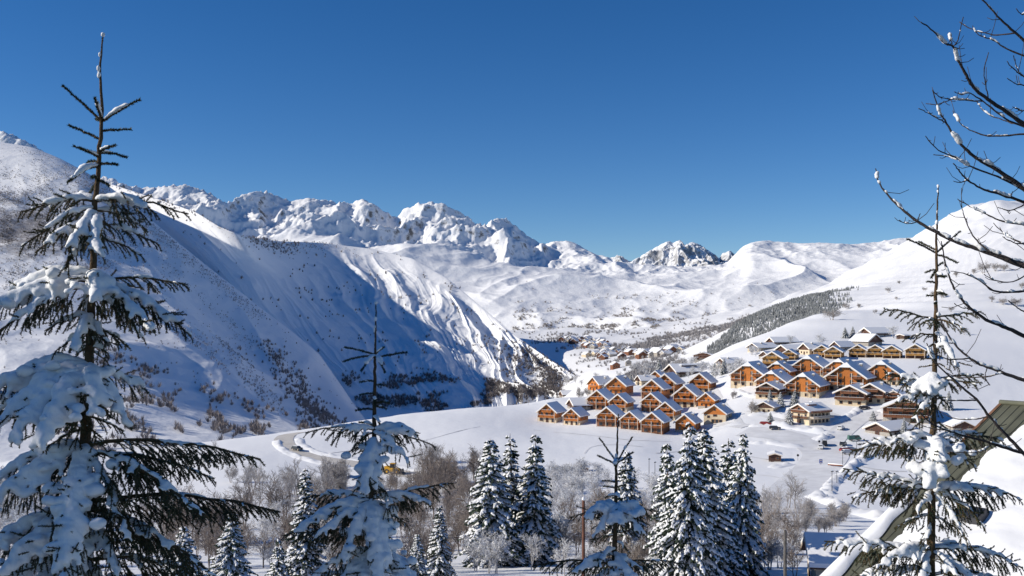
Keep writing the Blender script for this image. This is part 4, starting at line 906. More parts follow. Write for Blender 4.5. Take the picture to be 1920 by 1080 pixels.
# ---- brushwood scattered over the slopes (stuff)
def bush_arrays(seed, n=16, wide=.6):
    r = np.random.default_rng(seed); V, T = [], []
    for i in range(n):
        a = r.uniform(0, 6.28); lean = r.uniform(.1, wide); h = r.uniform(.35, 1.0) * (1 - .45 * (lean / wide) ** 2); tip = np.array([math.cos(a) * lean, math.sin(a) * lean, h])
        b0 = tip * .12; mid = tip * .55 + np.array([math.cos(a + 1.6), math.sin(a + 1.6), 0]) * .065
        k = len(V); V += [b0, mid, tip]; T.append((k, k + 1, k + 2))
    return np.array(V), np.array(T)
BUSH = [bush_arrays(i) for i in range(5)]
TREE_B = [bush_arrays(50 + i, 34, .55) for i in range(5)]
def scatter(name, pos, scale, templ, m, label, cat, rs=0, sx=1.0):
    r = np.random.default_rng(rs); vs, ts, n0 = [], [], 0
    which = r.integers(0, len(templ), len(pos))
    for k, (V, T) in enumerate(templ):
        P = pos[which == k]; S = scale[which == k]
        if not len(P): continue
        a = r.uniform(0, 6.28, len(P)); c, s = np.cos(a)[:, None], np.sin(a)[:, None]
        X = (V[None, :, 0] * c - V[None, :, 1] * s) * S[:, None] * sx; Yv = (V[None, :, 0] * s + V[None, :, 1] * c) * S[:, None] * sx; Z = V[None, :, 2] * S[:, None]
        W_ = np.stack([X + P[:, None, 0], Yv + P[:, None, 1], Z + P[:, None, 2]], -1).reshape(-1, 3)
        ts.append((T[None] + (np.arange(len(P)) * len(V))[:, None, None] + n0).reshape(-1, T.shape[1])); vs.append(W_); n0 += len(W_)
    o = link(name, mesh_np(name, np.concatenate(vs), np.concatenate(ts), [m], None, False))
    return tag(o, label, cat, None, 'stuff')
def pick(G, wgt, n, rs):
    r = np.random.default_rng(rs); w_ = np.clip(wgt, 0, None).ravel(); w_ = w_ / w_.sum()
    idx = r.choice(len(w_), n, p=w_); P = G.reshape(-1, 3)[idx].copy(); nv, nu = G.shape[:2]
    j, i = np.divmod(idx, nu); i2 = np.minimum(i + 1, nu - 1); j2 = np.minimum(j + 1, nv - 1); g = G
    t = r.random((n, 1)); u = r.random((n, 1))
    return g[j, i] * (1 - t) * (1 - u) + g[j, i2] * t * (1 - u) + g[j2, i] * (1 - t) * u + g[j2, i2] * t * u
def cell_area(G):
    a = np.gradient(G, axis=0); b = np.gradient(G, axis=1); return np.linalg.norm(np.cross(a, b), axis=-1)
px1, py1 = scr(G1); A1 = cell_area(G1); v1 = V1[:, None] * np.ones_like(px1)
n1 = sstep(-.1, .35, fbm(px1 / 55, py1 / 38, 4, 201)); n1b = sstep(0.0, .4, fbm((px1 - py1) / 70, (px1 + py1) / 300, 4, 203))
w1 = np.exp(-(((px1 - 60) / 160) ** 2 + ((py1 - 430) / 80) ** 2)) * (.3 + n1) * 3.4 + .9 * np.exp(-((v1 - 3.8) / .16) ** 2) * (px1 > 160) * (py1 < 600) + .10 * n1 * (v1 < 4) + .5 * n1b * (v1 > 1.2) * (v1 < 3.4) * (px1 > 220)
w1 *= (v1 < 4.02) * (v1 > .4)
P = pick(G1, w1 * A1, 13000, 1); r = np.random.default_rng(3)
scatter('brushwood', P, r.uniform(1.0, 3.2, len(P)), BUSH, M['twig_dark'], 'low leafless brushwood dotted over the left mountain slope', 'brushwood', 11)
w1 = (.9 * n1 * (v1 < 1.3) * (px1 > 100) * (px1 < 600) + .9 * np.exp(-(((px1 - 560 - (py1 - 730) * .75) / 26) ** 2)) * (py1 > 640) * (py1 < 800)) * (v1 < 4.0)
P = pick(G1, w1 * A1, 1200, 2)
scatter('brushwood', P, r.uniform(2.5, 7, len(P)), TREE_B, M['twig_dark'], 'bare scrub trees along the foot of the left mountain', 'brushwood', 12)
px2, py2 = scr(G2); A2 = cell_area(G2); v2 = V2[:, None] * np.ones_like(px2)
n2 = sstep(.0, .3, fbm(px2 / 60, py2 / 24, 4, 211))
w2 = (1.6 * n2 * sstep(690, 730, py2) * (px2 > 640) + 0.7 * np.exp(-(((px2 - 1015 - (py2 - 690) * 1.1) / 38) ** 2)) * sstep(630, 680, py2) + .10 * np.exp(-((v2 - 3.9) / .2) ** 2) * (px2 < 560) + .04 * n2) * (v2 < 4.05)
P = pick(G2, w2 * A2, 5000, 4)
scatter('brushwood', P, r.uniform(3.5, 8.5, len(P)), TREE_B, M['twig_dark'], 'dark leafless wood filling the shaded gorge', 'brushwood', 13)
w2 = (np.exp(-((v2 - 3.96) / .08) ** 2) * (px2 < 520) + .8 * np.exp(-(((px2 - 560) / 90) ** 2 + ((py2 - 458) / 14) ** 2))) * (v2 < 4.02)
P = pick(G2, w2 * A2, 500, 5)
scatter('brushwood', P, r.uniform(2.5, 5.5, len(P)), BUSH, M['twig_dark'], 'brush along the crest of the shaded flank', 'brushwood', 14)
GG = np.stack([XX, YY, ZZ], -1); Ag = cell_area(GG)
ng = sstep(.02, .35, fbm(XX / 160, YY / 200, 4, 221)); vis = (YY > 1150)
wg = vis * (1.0 * ng * np.exp(-((PYg - 660) / 26) ** 2) * sstep(980, 1040, PX) * (1 - sstep(1290, 1350, PX)) + 1.6 * np.exp(-((PYg - (650 - (PX - 1200) * .20)) / 7) ** 2) * sstep(1180, 1230, PX) * (1 - sstep(1380, 1450, PX)) + .12 * ng * np.exp(-((PYg - 620) / 25) ** 2) * (PX > 960) * (PX < 1420))
wg = wg + (YY > 560) * (YY <= 1150) * 14.0 * (.25 + ng) * sstep(1060, 1090, PX) * (1 - sstep(1200, 1290, PX)) * (PYg > 640) * (PYg < 732)
P = pick(GG, wg * Ag, 5200, 6)
scatter('brushwood', P, r.uniform(5, 10, len(P)), TREE_B, mat('frosted_wood', (0.36, 0.345, 0.345), .8, .2, .1), 'frosted woods around the far village', 'brushwood', 15, 1.2)
for kd, px, py, h in [('bush', 1843, 512, 26), ('bush', 1866, 508, 18), ('bush', 1882, 510, 20), ('bush', 1826, 514, 14), ('bush', 1793, 520, 14), ('bush', 1905, 575, 22), ('bush', 1880, 572, 18), ('bush', 1860, 566, 14), ('bush', 1766, 560, 16), ('bush', 1748, 556, 12), ('bush', 1686, 533, 9), ('bush', 1666, 548, 12), ('bush', 1680, 562, 8), ('bush', 1733, 546, 10), ('bush', 1640, 588, 10), ('bush', 1700, 590, 9), ('bush', 1783, 585, 12), ('bush', 1915, 540, 14)]:
    put_bare(kd, px, py, h, 'leafless shrub on the terraced white slope behind the right-hand branches', 'shrubs on the terraced right slope', 1.35)
px4, py4 = scr(G4); A4 = cell_area(G4); n4 = sstep(.05, .4, fbm(px4 / 40, py4 / 12, 4, 241))
w4 = n4 * (np.exp(-((py4 - 612) / 18) ** 2) + .15 * np.exp(-((py4 - 575) / 22) ** 2)) * (px4 > 960) * (px4 < 1480) * (V4[:, None] < 3)
P = pick(G4, w4 * A4, 1500, 8)
scatter('brushwood', P, r.uniform(5, 11, len(P)), BUSH, M['twig'], 'scrub on the lower slopes of the far range', 'brushwood', 17, 1.4)

# ---- the conifer plantation on the flank of the right hill (stuff)
def cone_arrays(seed):
    r = np.random.default_rng(seed); V, T = [], []
    for z0, z1, rad in ((.08, .55, .24), (.35, .8, .18), (.6, 1.0, .11)):
        k = len(V); a0 = r.uniform(0, 6)
        V += [np.array([math.cos(a0 + j * 1.2566) * rad * r.uniform(.7, 1.2), math.sin(a0 + j * 1.2566) * rad * r.uniform(.7, 1.2), z0 + r.uniform(-.05, .05)]) for j in range(5)] + [np.array([0, 0, z1])]
        T += [(k + j, k + (j + 1) % 5, k + 5) for j in range(5)]
    return np.array(V), np.array(T)
CONE = [cone_arrays(i) for i in range(6)]
r = np.random.default_rng(9); m_ = 90000
fx = r.uniform(1325, 1612, m_); fY = r.uniform(900, 1480, m_); fX = (fx - 960) / F * fY; fz = gz(fX, fY); fy = HZ - fz * F / fY
lo = np.interp(fx, [1325, 1356, 1424, 1471, 1510, 1545, 1575, 1612], [668, 656, 632, 611, 600, 585, 568, 548]); hi = np.interp(fx, [1325, 1345, 1400, 1450, 1510, 1560, 1612], [664, 650, 601, 576, 555, 545, 535])
ok = (fy < lo + 12) & (fy > hi - 9) & (r.random(m_) < (1 - sstep(1515, 1600, fx + 40 * fbm(fX / 40, fY / 40, 3, 77))) * (.55 + .45 * sstep(-.2, .3, fbm(fX / 60, fY / 60, 3, 79))))
P = np.stack([fX, fY, fz], -1)[ok][:7000]
fm = mat('frosted_conifers', (0.26, 0.275, 0.28), .8, .4, .12)
scatter('conifer_plantation', P, r.uniform(3, 5.5, len(P)), CONE, fm, 'dense frosted conifer plantation on the flank of the right hill', 'forest', 18)
print('plantation', len(P))
# ------------------------------------------------------------------ the young spruces in front of the camera
M['needle_near'] = mat('young_spruce_needles', (0.034, 0.052, 0.024), 0.5, 0.35, 9.0, spec=0.25)
M['bark_near'] = mat('young_spruce_bark', (0.10, 0.065, 0.035), 0.85, 0.35, 14, 0.6, 60)
_ico = bmesh.new(); bmesh.ops.create_icosphere(_ico, subdivisions=1, radius=1.06)
ICO_V = np.array([v.co[:] for v in _ico.verts]); ICO_F = np.array([[v.index for v in f.verts] for f in _ico.faces]); _ico.free()

TMP = bpy.data.scenes.new('tmp')
def snow_mass(blobs, voxel, name='snow'):
    """blobs (x,y,z,rx,ry,rz) melted together by a voxel remesh"""
    B = np.array(blobs); V = (ICO_V[None] * B[:, None, 3:6] + B[:, None, :3]).reshape(-1, 3)
    T = (ICO_F[None] + (np.arange(len(B)) * len(ICO_V))[:, None, None]).reshape(-1, 3)
    me = mesh_np('tmp', V, T); o = bpy.data.objects.new('tmp', me); TMP.collection.objects.link(o)
    m1 = o.modifiers.new('r', 'REMESH'); m1.mode = 'VOXEL'; m1.voxel_size = voxel; m1.use_smooth_shade = True
    m2 = o.modifiers.new('s', 'SMOOTH'); m2.factor = .5; m2.iterations = 5
    TMP.view_layers[0].update(); dg = TMP.view_layers[0].depsgraph; out = bpy.data.meshes.new_from_object(o.evaluated_get(dg)); out.name = name
    bpy.data.objects.remove(o); bpy.data.meshes.remove(me)
    n = len(out.vertices); co = np.empty(n * 3, np.float32); out.vertices.foreach_get('co', co); co = co.reshape(-1, 3)
    nz = np.empty(n * 3, np.float32); out.vertices.foreach_get('normal', nz); nz = nz.reshape(-1, 3)
    d = fbm(co[:, 0] * 9 + co[:, 2] * 5, co[:, 1] * 9 + co[:, 2] * 7, 3, 3) * .010 + fbm(co[:, 0] * 30 + co[:, 2] * 11, co[:, 1] * 30 + co[:, 2] * 17, 2, 9) * .0035
    co += nz * d[:, None]; out.vertices.foreach_set('co', co.ravel()); out.update()
    out.materials.clear(); out.materials.append(M['branch_snow'])
    out.polygons.foreach_set('use_smooth', np.ones(len(out.polygons), bool))
    return out

def link_snow(me, parent):
    """one object for each separate lump of snow"""
    n = len(me.vertices); e = np.empty(len(me.edges) * 2, np.int32); me.edges.foreach_get('vertices', e); e = e.reshape(-1, 2)
    lab = np.arange(n)
    for _ in range(400):
        m_ = np.minimum(lab[e[:, 0]], lab[e[:, 1]]); new = lab.copy(); np.minimum.at(new, e[:, 0], m_); np.minimum.at(new, e[:, 1], m_); new = new[new]
        if (new == lab).all(): break
        lab = new
    ids = np.unique(lab)
    if len(ids) == 1: return link('snow', me, parent)
    co = np.empty(n * 3, np.float32); me.vertices.foreach_get('co', co); co = co.reshape(-1, 3)
    pv = np.array([list(p.vertices) for p in me.polygons])
    for k in ids:
        sel = lab == k
        if sel.sum() < 12: continue
        mp = np.cumsum(sel) - 1; f = mp[pv[sel[pv[:, 0]]]]
        link('snow', mesh_np('snow', co[sel], f, [M['branch_snow']]), parent)

def needle_arrays(twigs, r, ln=.017, per_m=620, wid=.0030):
    """twigs: list of polylines (k,3) -> triangles standing off the shoots"""
    P0, D, U = [], [], []
    for t in twigs:
        t = np.asarray(t); seg = np.diff(t, axis=0); L = np.linalg.norm(seg, axis=1)
        for s, l, p in zip(seg, L, t[:-1]):
            n = int(l * per_m); 
            if n < 1: continue
            f = r.random((n, 1)); P0.append(p + s * f); D.append(np.repeat((s / (l + 1e-9))[None], n, 0))
    P0 = np.concatenate(P0); D = np.concatenate(D); n = len(P0)
    q = r.normal(size=(n, 3)); q -= D * (q * D).sum(1, keepdims=True); q /= np.linalg.norm(q, axis=1, keepdims=True)
    dirn = D * .62 + q * .78 + np.array([[0, 0, .12]]); dirn /= np.linalg.norm(dirn, axis=1, keepdims=True)
    s = np.cross(dirn, r.normal(size=(n, 3))); s /= np.linalg.norm(s, axis=1, keepdims=True)
    l = ln * r.uniform(.75, 1.2, (n, 1)); w_ = wid * r.uniform(.7, 1.3, (n, 1))
    V = np.stack([P0 - s * w_, P0 + s * w_, P0 + dirn * l], 1).reshape(-1, 3)
    return V, np.arange(n * 3).reshape(-1, 3)

def near_spruce(label, Y, trunk, r_top, r_bot, specs, seed, voxel=.016, group='young spruces in front of the camera'):
    s = Y / F; rg = np.random.default_rng(seed)
    tp = np.array(trunk, float)
    tz = lambda py: np.array(at(np.interp(py, tp[:, 1], tp[:, 0]), py, Y))
    base_py = tp[-1, 1]; root = tz(base_py); zg = float(gz(root[0], Y))
    o = empty('young_spruce', (root[0], Y, zg)); tag(o, label, 'tree', group); off = np.array([root[0], Y, zg])
    # trunk
    pys = np.linspace(tp[0, 1], base_py, 60); pts = [Vector(tz(p) - off) for p in pys]
    rad = [r_top + (r_bot - r_top) * (i / 59) ** .95 for i in range(60)]
    pts = [p + Vector((rg.normal(0, .0025), rg.normal(0, .0025), 0)) for p in pts]
    pts.append(Vector((0, 0, -.4))); rad.append(r_bot * 1.6)
    b = MB(); b.tube(pts, rad, 10); tr = link('trunk', b.mesh('trunk', [M['bark_near']], True), o)
    # needles and rime on the leader
    lead = [np.array(tz(p) - off) for p in np.linspace(tp[0, 1], specs[0][0], 14)]
    nV, nT = needle_arrays([lead], rg, .012, 420); link('leader_needles', mesh_np('leader_needles', nV, nT, [M['needle_near']], None, False), tr)
    bl = []
    for k in range(7):
        p = lead[rg.integers(0, 13)]; q = .007 + .008 * rg.random(); bl.append((p[0] - .006, p[1] - .004, p[2], q, q, q * 1.9))
    p = lead[0]; bl.append((p[0], p[1], p[2] + .004, .014, .014, .018))
    link_snow(snow_mass(bl, .006), tr)
    for sp in specs:
        py, dx, dy, dep, sn = sp[:5]; tw = sp[5] if len(sp) > 5 else 1.0
        A = tz(py) - off; E = A + np.array([dx * s, dep, -dy * s]); L = np.linalg.norm(E - A)
        d = (E - A) / L
        # the spine leaves the stem a little upward and sags under its load
        n = 9; t = np.linspace(0, 1, n)[:, None]; sag = min(.22, .10 + .10 * sn) * L * (1 if dy > -8 else .25)
        sp_ = A + (E - A) * t + np.array([[0, 0, 1.0]]) * (sag * 4 * t * (1 - t) * (1 - .35 * t)) * .55
        sp_[1:-1] += rg.normal(0, .006 if tw > 0 else .0015, (n - 2, 3))
        side = np.cross(d, [0, 0, 1.0]); side /= np.linalg.norm(side) + 1e-9
        twigs = [sp_]
        if tw > 0 and L > .22:
            nt_ = int(L / .040 * tw)
            for k in range(nt_):
                f = .14 + .84 * (k + rg.random() * .6) / nt_; i = min(int(f * (n - 1)), n - 2); q = sp_[i] + (sp_[i + 1] - sp_[i]) * (f * (n - 1) - i)
                sg = 1 if k % 2 else -1
                l = (.07 + .36 * L * (1 - f) ** .8) * rg.uniform(.6, 1.15); l = min(l, .42)
                dr = .35 + .55 * min(sn, 1.4) * rg.uniform(.6, 1.2)
                dd = d * rg.uniform(.5, .85) + side * sg * rg.uniform(.45, .9); dd[2] = min(dd[2], .1) - .12 * dr; dd /= np.linalg.norm(dd)
                c = [q]; st_ = 4
                for j in range(st_):
                    dd = dd + np.array([0, 0, -dr * .42]); dd /= np.linalg.norm(dd); c.append(c[-1] + dd * l / st_)
                c = np.array(c); twigs.append(c)
                if l > .18:
                    for g2 in (-1, 1):
                        m_ = c[2]; d2 = (c[3] - c[1]); d2 /= np.linalg.norm(d2); sd = np.cross(d2, [0, 0, 1.0]); d2 = d2 * .75 + sd * g2 * .7 + np.array([0, 0, -.25]); d2 /= np.linalg.norm(d2)
                        twigs.append(np.array([m_, m_ + d2 * l * .25, m_ + d2 * l * .48 + np.array([0, 0, -.03 * dr])]))
        if sn >= .7 and tw > 0:      # shoot tips that pierce the snow
            for k in range(int(L / .07)):
                f = rg.uniform(.15, .95); i = min(int(f * (n - 1)), n - 2); q = sp_[i] + side * rg.normal(0, .05); dd = d * rg.uniform(.3, .9) + side * rg.normal(0, .5) + np.array([0, 0, rg.uniform(-.1, .5)]); dd /= np.linalg.norm(dd)
                l = rg.uniform(.06, .11) + .02 * sn; twigs.append(np.array([q, q + dd * l * .5, q + dd * l]))
        nV, nT = needle_arrays(twigs, rg) if tw > 0 else needle_arrays(twigs, rg, .020, 1700, .0030)
        segs = []
        rb = .006 + .008 * L
        for i in range(n - 1): segs.append((sp_[i], sp_[i + 1], rb * (1 - .7 * i / n), rb * (1 - .7 * (i + 1) / n)))
        for c in twigs[1:]:
            for i in range(len(c) - 1): segs.append((c[i], c[i + 1], .0035, .003))
        wV, wQ = tubes_np(segs, 5)
        me = mesh_np('branch', np.concatenate([nV, wV]), [nT, wQ + len(nV)], [M['needle_near'], M['bark_near']], np.concatenate([np.zeros(len(nT)), np.ones(len(wQ))]), False)
        bo = link('branch', me, o)
        if sn > 0:
            bl = []; R = .0145 + .0125 * sn
            cover = .86 if sn >= .9 else .68
            ph = rg.uniform(0, 6)
            for t_ in np.linspace(.04, cover, int(L / .028) + 3):
                i = min(int(t_ * (n - 1)), n - 2); p = sp_[i] + (sp_[i + 1] - sp_[i]) * (t_ * (n - 1) - i)
                if sn < .6 and math.sin(t_ * 9 + ph) < -.2: continue
                q = R * rg.uniform(.75, 1.15) * (.55 + .9 * math.sin(math.pi * min(1, t_ * .9 + .12)) * min(sn, 1.3) * .8)
                bl.append((p[0], p[1], p[2] + q * .62, q * 1.15, q * 1.15, q * .85))
            if sn >= .35:
                for c in twigs[1:]:
                    if len(c) < 4 or rg.random() > .30 + .30 * sn: continue
                    for j in np.linspace(0.2, min(len(c) - 1.5, .9 + 1.3 * sn), 5):
                        i = int(j); p = c[i] + (c[i + 1] - c[i]) * (j - i); q = R * rg.uniform(.55, .95) * (.75 if sn < 1 else .95)
                        bl.append((p[0], p[1] - .006, p[2] + q * .60, q * 1.1, q * 1.1, q * .85))
            if sn >= 1.2:     # a big sagging pillow
                for k in range(int(4 + 5 * sn)):
                    t_ = rg.uniform(.2, .85); i = min(int(t_ * (n - 1)), n - 2); p = sp_[i] + side * rg.normal(0, .055 * sn); q = R * rg.uniform(.9, 1.5)
                    bl.append((p[0], p[1], p[2] + q * .35 - abs(rg.normal(0, .03)), q * 1.25, q * 1.25, q * .9))
            link_snow(snow_mass(bl, voxel), bo)
    return o

T1 = [(375, -95, 8, .12, 1.0), (378, -122, 24, -.15, .8), (390, -98, 78, -.30, .8), (378, 165, 20, .10, .5, .6), (378, 108, 12, -.1, 1.1), (415, 102, 40, .2, .5), (410, 52, 75, -.4, 1.1), (415, -62, 65, -.38, .9), (400, 5, 85, -.45, 1.1), (445, 74, 30, .15, .4), (440, -20, 70, -.3, .8), (395, 60, 30, .4, .8), (400, -60, 40, .4, .8),
 (520, -150, 26, -.05, 1.7), (530, -165, 58, -.30, 1.5), (535, -140, 95, -.38, .9), (522, 45, 38, -.34, 1.7), (530, 165, 2, .15, .4), (530, 195, 100, -.12, 1.0), (535, 150, 85, -.35, 1.0), (540, 70, 95, .25, .8), (540, -60, 75, .35, .8), (535, 100, 60, .4, .7),
 (590, -62, 30, -.2, .7), (600, 52, 45, -.2, .7), (620, -55, 42, -.1, .6), (630, 46, 42, -.1, .6), (590, 12, 65, -.38, 1.0), (650, -45, 32, 0, .6), (655, 42, 36, 0, .5), (610, -30, 40, .3, .5), (612, 40, 40, .3, .5),
 (685, -190, 60, -.10, 2.0), (690, -115, 95, -.42, 2.1), (692, -20, 125, -.60, 2.1), (692, 62, 72, -.42, 1.6), (696, 95, 105, -.15, 1.2), (690, -230, 95, .2, 1.7), (700, 75, 45, .4, 1.0), (700, -90, 60, .45, 1.0), (695, -70, 115, -.55, 1.9),
 (745, -60, 28, -.15, .4), (750, 62, 30, -.15, .3), (775, -58, 30, 0, .3), (780, 60, 32, .1, .3), (800, 50, 30, -.2, .3), (800, -50, 34, -.2, .4), (760, 10, 40, -.3, .4),
 (835, 325, 28, .05, .45, 1.4), (845, 255, 105, -.35, .7, 1.4), (838, 30, 190, -.65, 2.0), (842, 45, 215, -.75, 1.6), (838, -180, 75, -.05, 1.4), (842, -165, 130, -.42, 1.4), (850, 215, 62, .35, .5, 1.4), (845, 125, 150, -.4, .8, 1.3), (845, -90, 60, .4, .8),
 (945, 365, 18, .05, .45, 1.4), (950, 275, 115, -.30, .6, 1.4), (955, -195, 90, -.15, 1.4), (960, -115, 115, -.52, 1.8), (965, 45, 140, -.62, 1.7), (955, 160, 110, .3, .6, 1.3), (955, -70, 60, .4, .8), (960, 120, 120, -.45, 1.0),
 (1050, 260, 40, 0, .6, 1.3), (1055, -210, 60, -.1, 1.4), (1060, -90, 80, -.5, 1.8), (1060, 110, 80, -.4, 1.4)]
T1 = [(228, -75, -68, .02, .12, 0), (228, -38, -18, .25, .5, 0), (228, 74, -40, -.02, .7, 0), (228, 12, -32, -.22, .6, 0), (246, 46, -9, .1, .2, 0), (262, -66, -30, .05, .12, 0), (290, -54, -18, .05, .15, 0), (284, 38, -8, -.08, .6, 0), (288, 42, 3, .1, .5, 0), (296, -16, -10, -.15, .6, 0), (305, -33, -5, .1, .2, 0), (309, 40, 2, -.05, .12, 0), (312, -28, 40, -.25, .9, 0), (340, 34, 12, -.1, .35, 0), (338, 12, 2, -.2, .5, 0), (345, -24, 14, .1, .3, 0)] + T1
near_spruce('tall young spruce at the left, heavily loaded with snow, its bare tip against the sky', 7.0, [(193, 66), (187, 130), (192, 205), (186, 300), (178, 380), (174, 520), (168, 660), (160, 830), (155, 1100)], .0045, .050, T1, 1)
T2 = [(665, -58, -14, .02, .15, 0), (668, -56, 9, -.15, .15, 0), (670, 60, -9, .02, .25, 0), (668, -20, 26, -.22, .8, 0), (668, 24, 28, -.22, .7, 0), (664, 12, -12, .2, .6, 0), (715, -30, 2, .05, .2, 0), (722, 18, 0, -.05, .3, 0), (738, -28, 3, .0, .25, 0), (756, 26, 0, .05, .2, 0), (768, -36, 2, .02, .15, 0), (762, 24, 3, -.1, .3, 0), (745, 6, 12, -.2, .5, 0), (784, 14, 8, -.15, .9, 0), (800, -32, -6, .1, .6, 0),
 (806, -130, 6, .02, .5, .7), (806, -66, 4, -.12, 1.1), (806, 84, 10, -.05, 1.3), (806, 115, 34, .05, .3, .5), (812, 72, 48, -.25, 1.0), (826, -6, 86, -.45, 1.7), (828, 8, 80, -.35, 1.5), (815, -48, 30, .3, .7), (815, 50, 30, .3, .7), (838, -50, 10, 0, .3),
 (888, -32, 30, -.12, 1.0), (895, 32, 32, -.12, .6), (900, 16, 26, -.25, .5), (905, -24, 28, .2, .5), (915, 28, 20, .2, .3),
 (935, -132, 4, .1, .8, 1.3), (940, -142, 52, -.2, 1.2, 1.3), (935, 152, -26, .08, .6), (936, 118, 2, -.2, 1.1), (940, 30, 130, -.5, 2.1), (942, 45, 105, -.4, 1.9), (942, -42, 92, -.42, 1.4, 1.2), (945, -105, 62, -.38, 1.0, 1.3), (940, 62, 60, .3, .7), (940, -70, 50, .3, .7),
 (985, 40, 20, -.1, .3), (990, -40, 24, -.1, .3), (1005, -165, 0, .02, .5), (1030, -110, 50, -.3, 1.0), (1036, 92, 45, -.3, 1.9), (1036, 105, 62, -.2, 1.8), (1035, 0, 75, -.5, 1.7), (1035, -60, 80, -.4, 1.3), (1040, 70, 40, .3, .8), (1070, 110, 20, 0, .8), (1075, -110, 20, 0, .8)]
near_spruce('dark young spruce left of centre with drooping snow loads, in shade', 9.5, [(705, 568), (703, 680), (702, 800), (697, 930), (690, 1110)], .0045, .042, T2, 2)
T3 = [(868, -32, -46, .02, .45, 0), (872, -37, -20, -.1, .35, 0), (868, 30, -48, .02, .35, 0), (870, 28, -26, -.15, .5, 0), (866, -6, 4, -.14, .9, 0), (868, 10, -6, .15, .7, 0), (890, 34, -12, .02, .12, 0), (905, -25, -2, .05, .2, 0), (916, -24, -4, .0, .3, 0), (914, 18, -2, .05, .2, 0), (930, -22, 0, -.1, .6, 0), (928, 8, 6, -.15, .8, 0),
 (952, -88, 20, .02, .3, .6), (950, -60, 10, -.2, 1.5), (950, 56, 8, -.2, 1.5), (955, 82, 8, .1, .3, .6), (955, -46, 46, -.3, 1.1), (955, 46, 36, -.32, 1.0), (952, 4, 26, -.4, 1.3), (954, -30, 20, .3, .8), (954, 34, 18, .3, .8),
 (1000, 62, -3, .02, .4), (1006, -46, 8, .05, .4), (1012, 24, 18, -.2, .5), (1030, -36, 20, -.3, 1.0), (1040, -82, 22, -.3, 1.1), (1058, -155, 4, .0, .25), (1058, 140, 0, .0, .35), (1040, 22, 42, -.42, 1.3), (1045, 70, 30, -.2, .8), (1050, -50, 30, .2, .6), (1070, 60, 30, -.3, 1.0), (1070, -60, 25, -.35, 1.0)]
near_spruce('small young spruce right of centre with upswept tip shoots, in blue shade', 10.5, [(1159, 776), (1156, 870), (1154, 960), (1150, 1110)], .005, .034, T3, 3)
T4 = [(474, -54, -26, .02, .12, 0), (474, 46, -40, .02, .12, 0), (470, -16, -20, .2, .15, 0), (478, 30, 16, -.1, .15, 0), (500, 17, -8, .05, .12, 0), (506, -21, 5, .0, .15, 0), (508, -18, 14, -.1, .12, 0), (520, 24, -2, .05, .12, 0), (516, 2, 6, -.15, .6, 0), (531, -18, -3, .0, .12, 0), (553, 15, -2, .02, .3, 0), (556, -13, -2, .05, .3, 0), (548, 6, 6, -.15, .6, 0), (568, -10, 2, -.1, .4, 0),
 (598, -95, -20, .02, .35), (596, 88, -12, .02, .3), (600, 36, 16, -.22, .5), (600, -42, 6, -.22, .4), (600, 30, 14, .25, .4), (628, -50, 5, .02, .3), (625, 14, 62, -.28, 1.1), (640, -26, 26, -.15, .4), (640, 30, 34, -.1, .4), (672, -32, 3, -.05, .35), (686, -26, 4, .05, .4), (680, 24, 20, -.1, .4),
 (722, -92, -22, .02, .8), (716, -34, 14, -.22, 2.0), (725, -52, 10, -.1, 1.3), (712, 94, -10, .02, .5), (715, 60, 5, -.2, .7), (745, -88, 6, -.2, 1.0), (742, -62, 42, -.3, .8), (735, 40, 30, .25, .6), (780, -40, 15, -.1, .4), (790, 40, 20, .1, .3),
 (830, -150, 15, .02, .9, 1.2), (826, -92, 0, -.2, 1.2, 1.2), (826, 135, 0, .02, .8, 1.2), (830, 62, 42, -.22, .8), (834, -34, 66, -.32, 2.1), (828, -12, 24, -.34, 1.9), (830, -110, 26, .25, .8), (830, 80, 20, .3, .7), (870, 40, 30, 0, .3), (880, -30, 30, .1, .4),
 (915, -165, -36, .02, .7, 1.2), (920, -158, 10, -.1, .7, 1.2), (918, 170, 20, .02, .9, 1.2), (915, 80, 62, -.22, .8, 1.2), (920, -62, 52, -.3, .7), (922, 42, 92, -.36, .7), (918, -90, 20, .3, .7), (918, 70, -2, -.15, 1.2), (965, -70, 26, 0, .6), (970, 60, 30, 0, .4), (980, -30, 40, -.25, .8),
 (1032, -198, -16, .02, .9, 1.2), (1030, -122, 22, -.22, 1.1, 1.2), (1030, 175, 36, .02, .9, 1.2), (1035, 92, 72, -.22, .9, 1.2), (1035, -52, 62, -.32, 1.0), (1035, 40, 60, -.35, 1.0), (1030, 100, 10, .3, .8), (1075, -150, 10, 0, .9), (1080, 140, 10, 0, .9)]
near_spruce('slender young spruce at the right in front of the olive metal roof', 9.0, [(1759, 350), (1756, 470), (1753, 680), (1748, 860), (1744, 1110)], .005, .042, T4, 4)

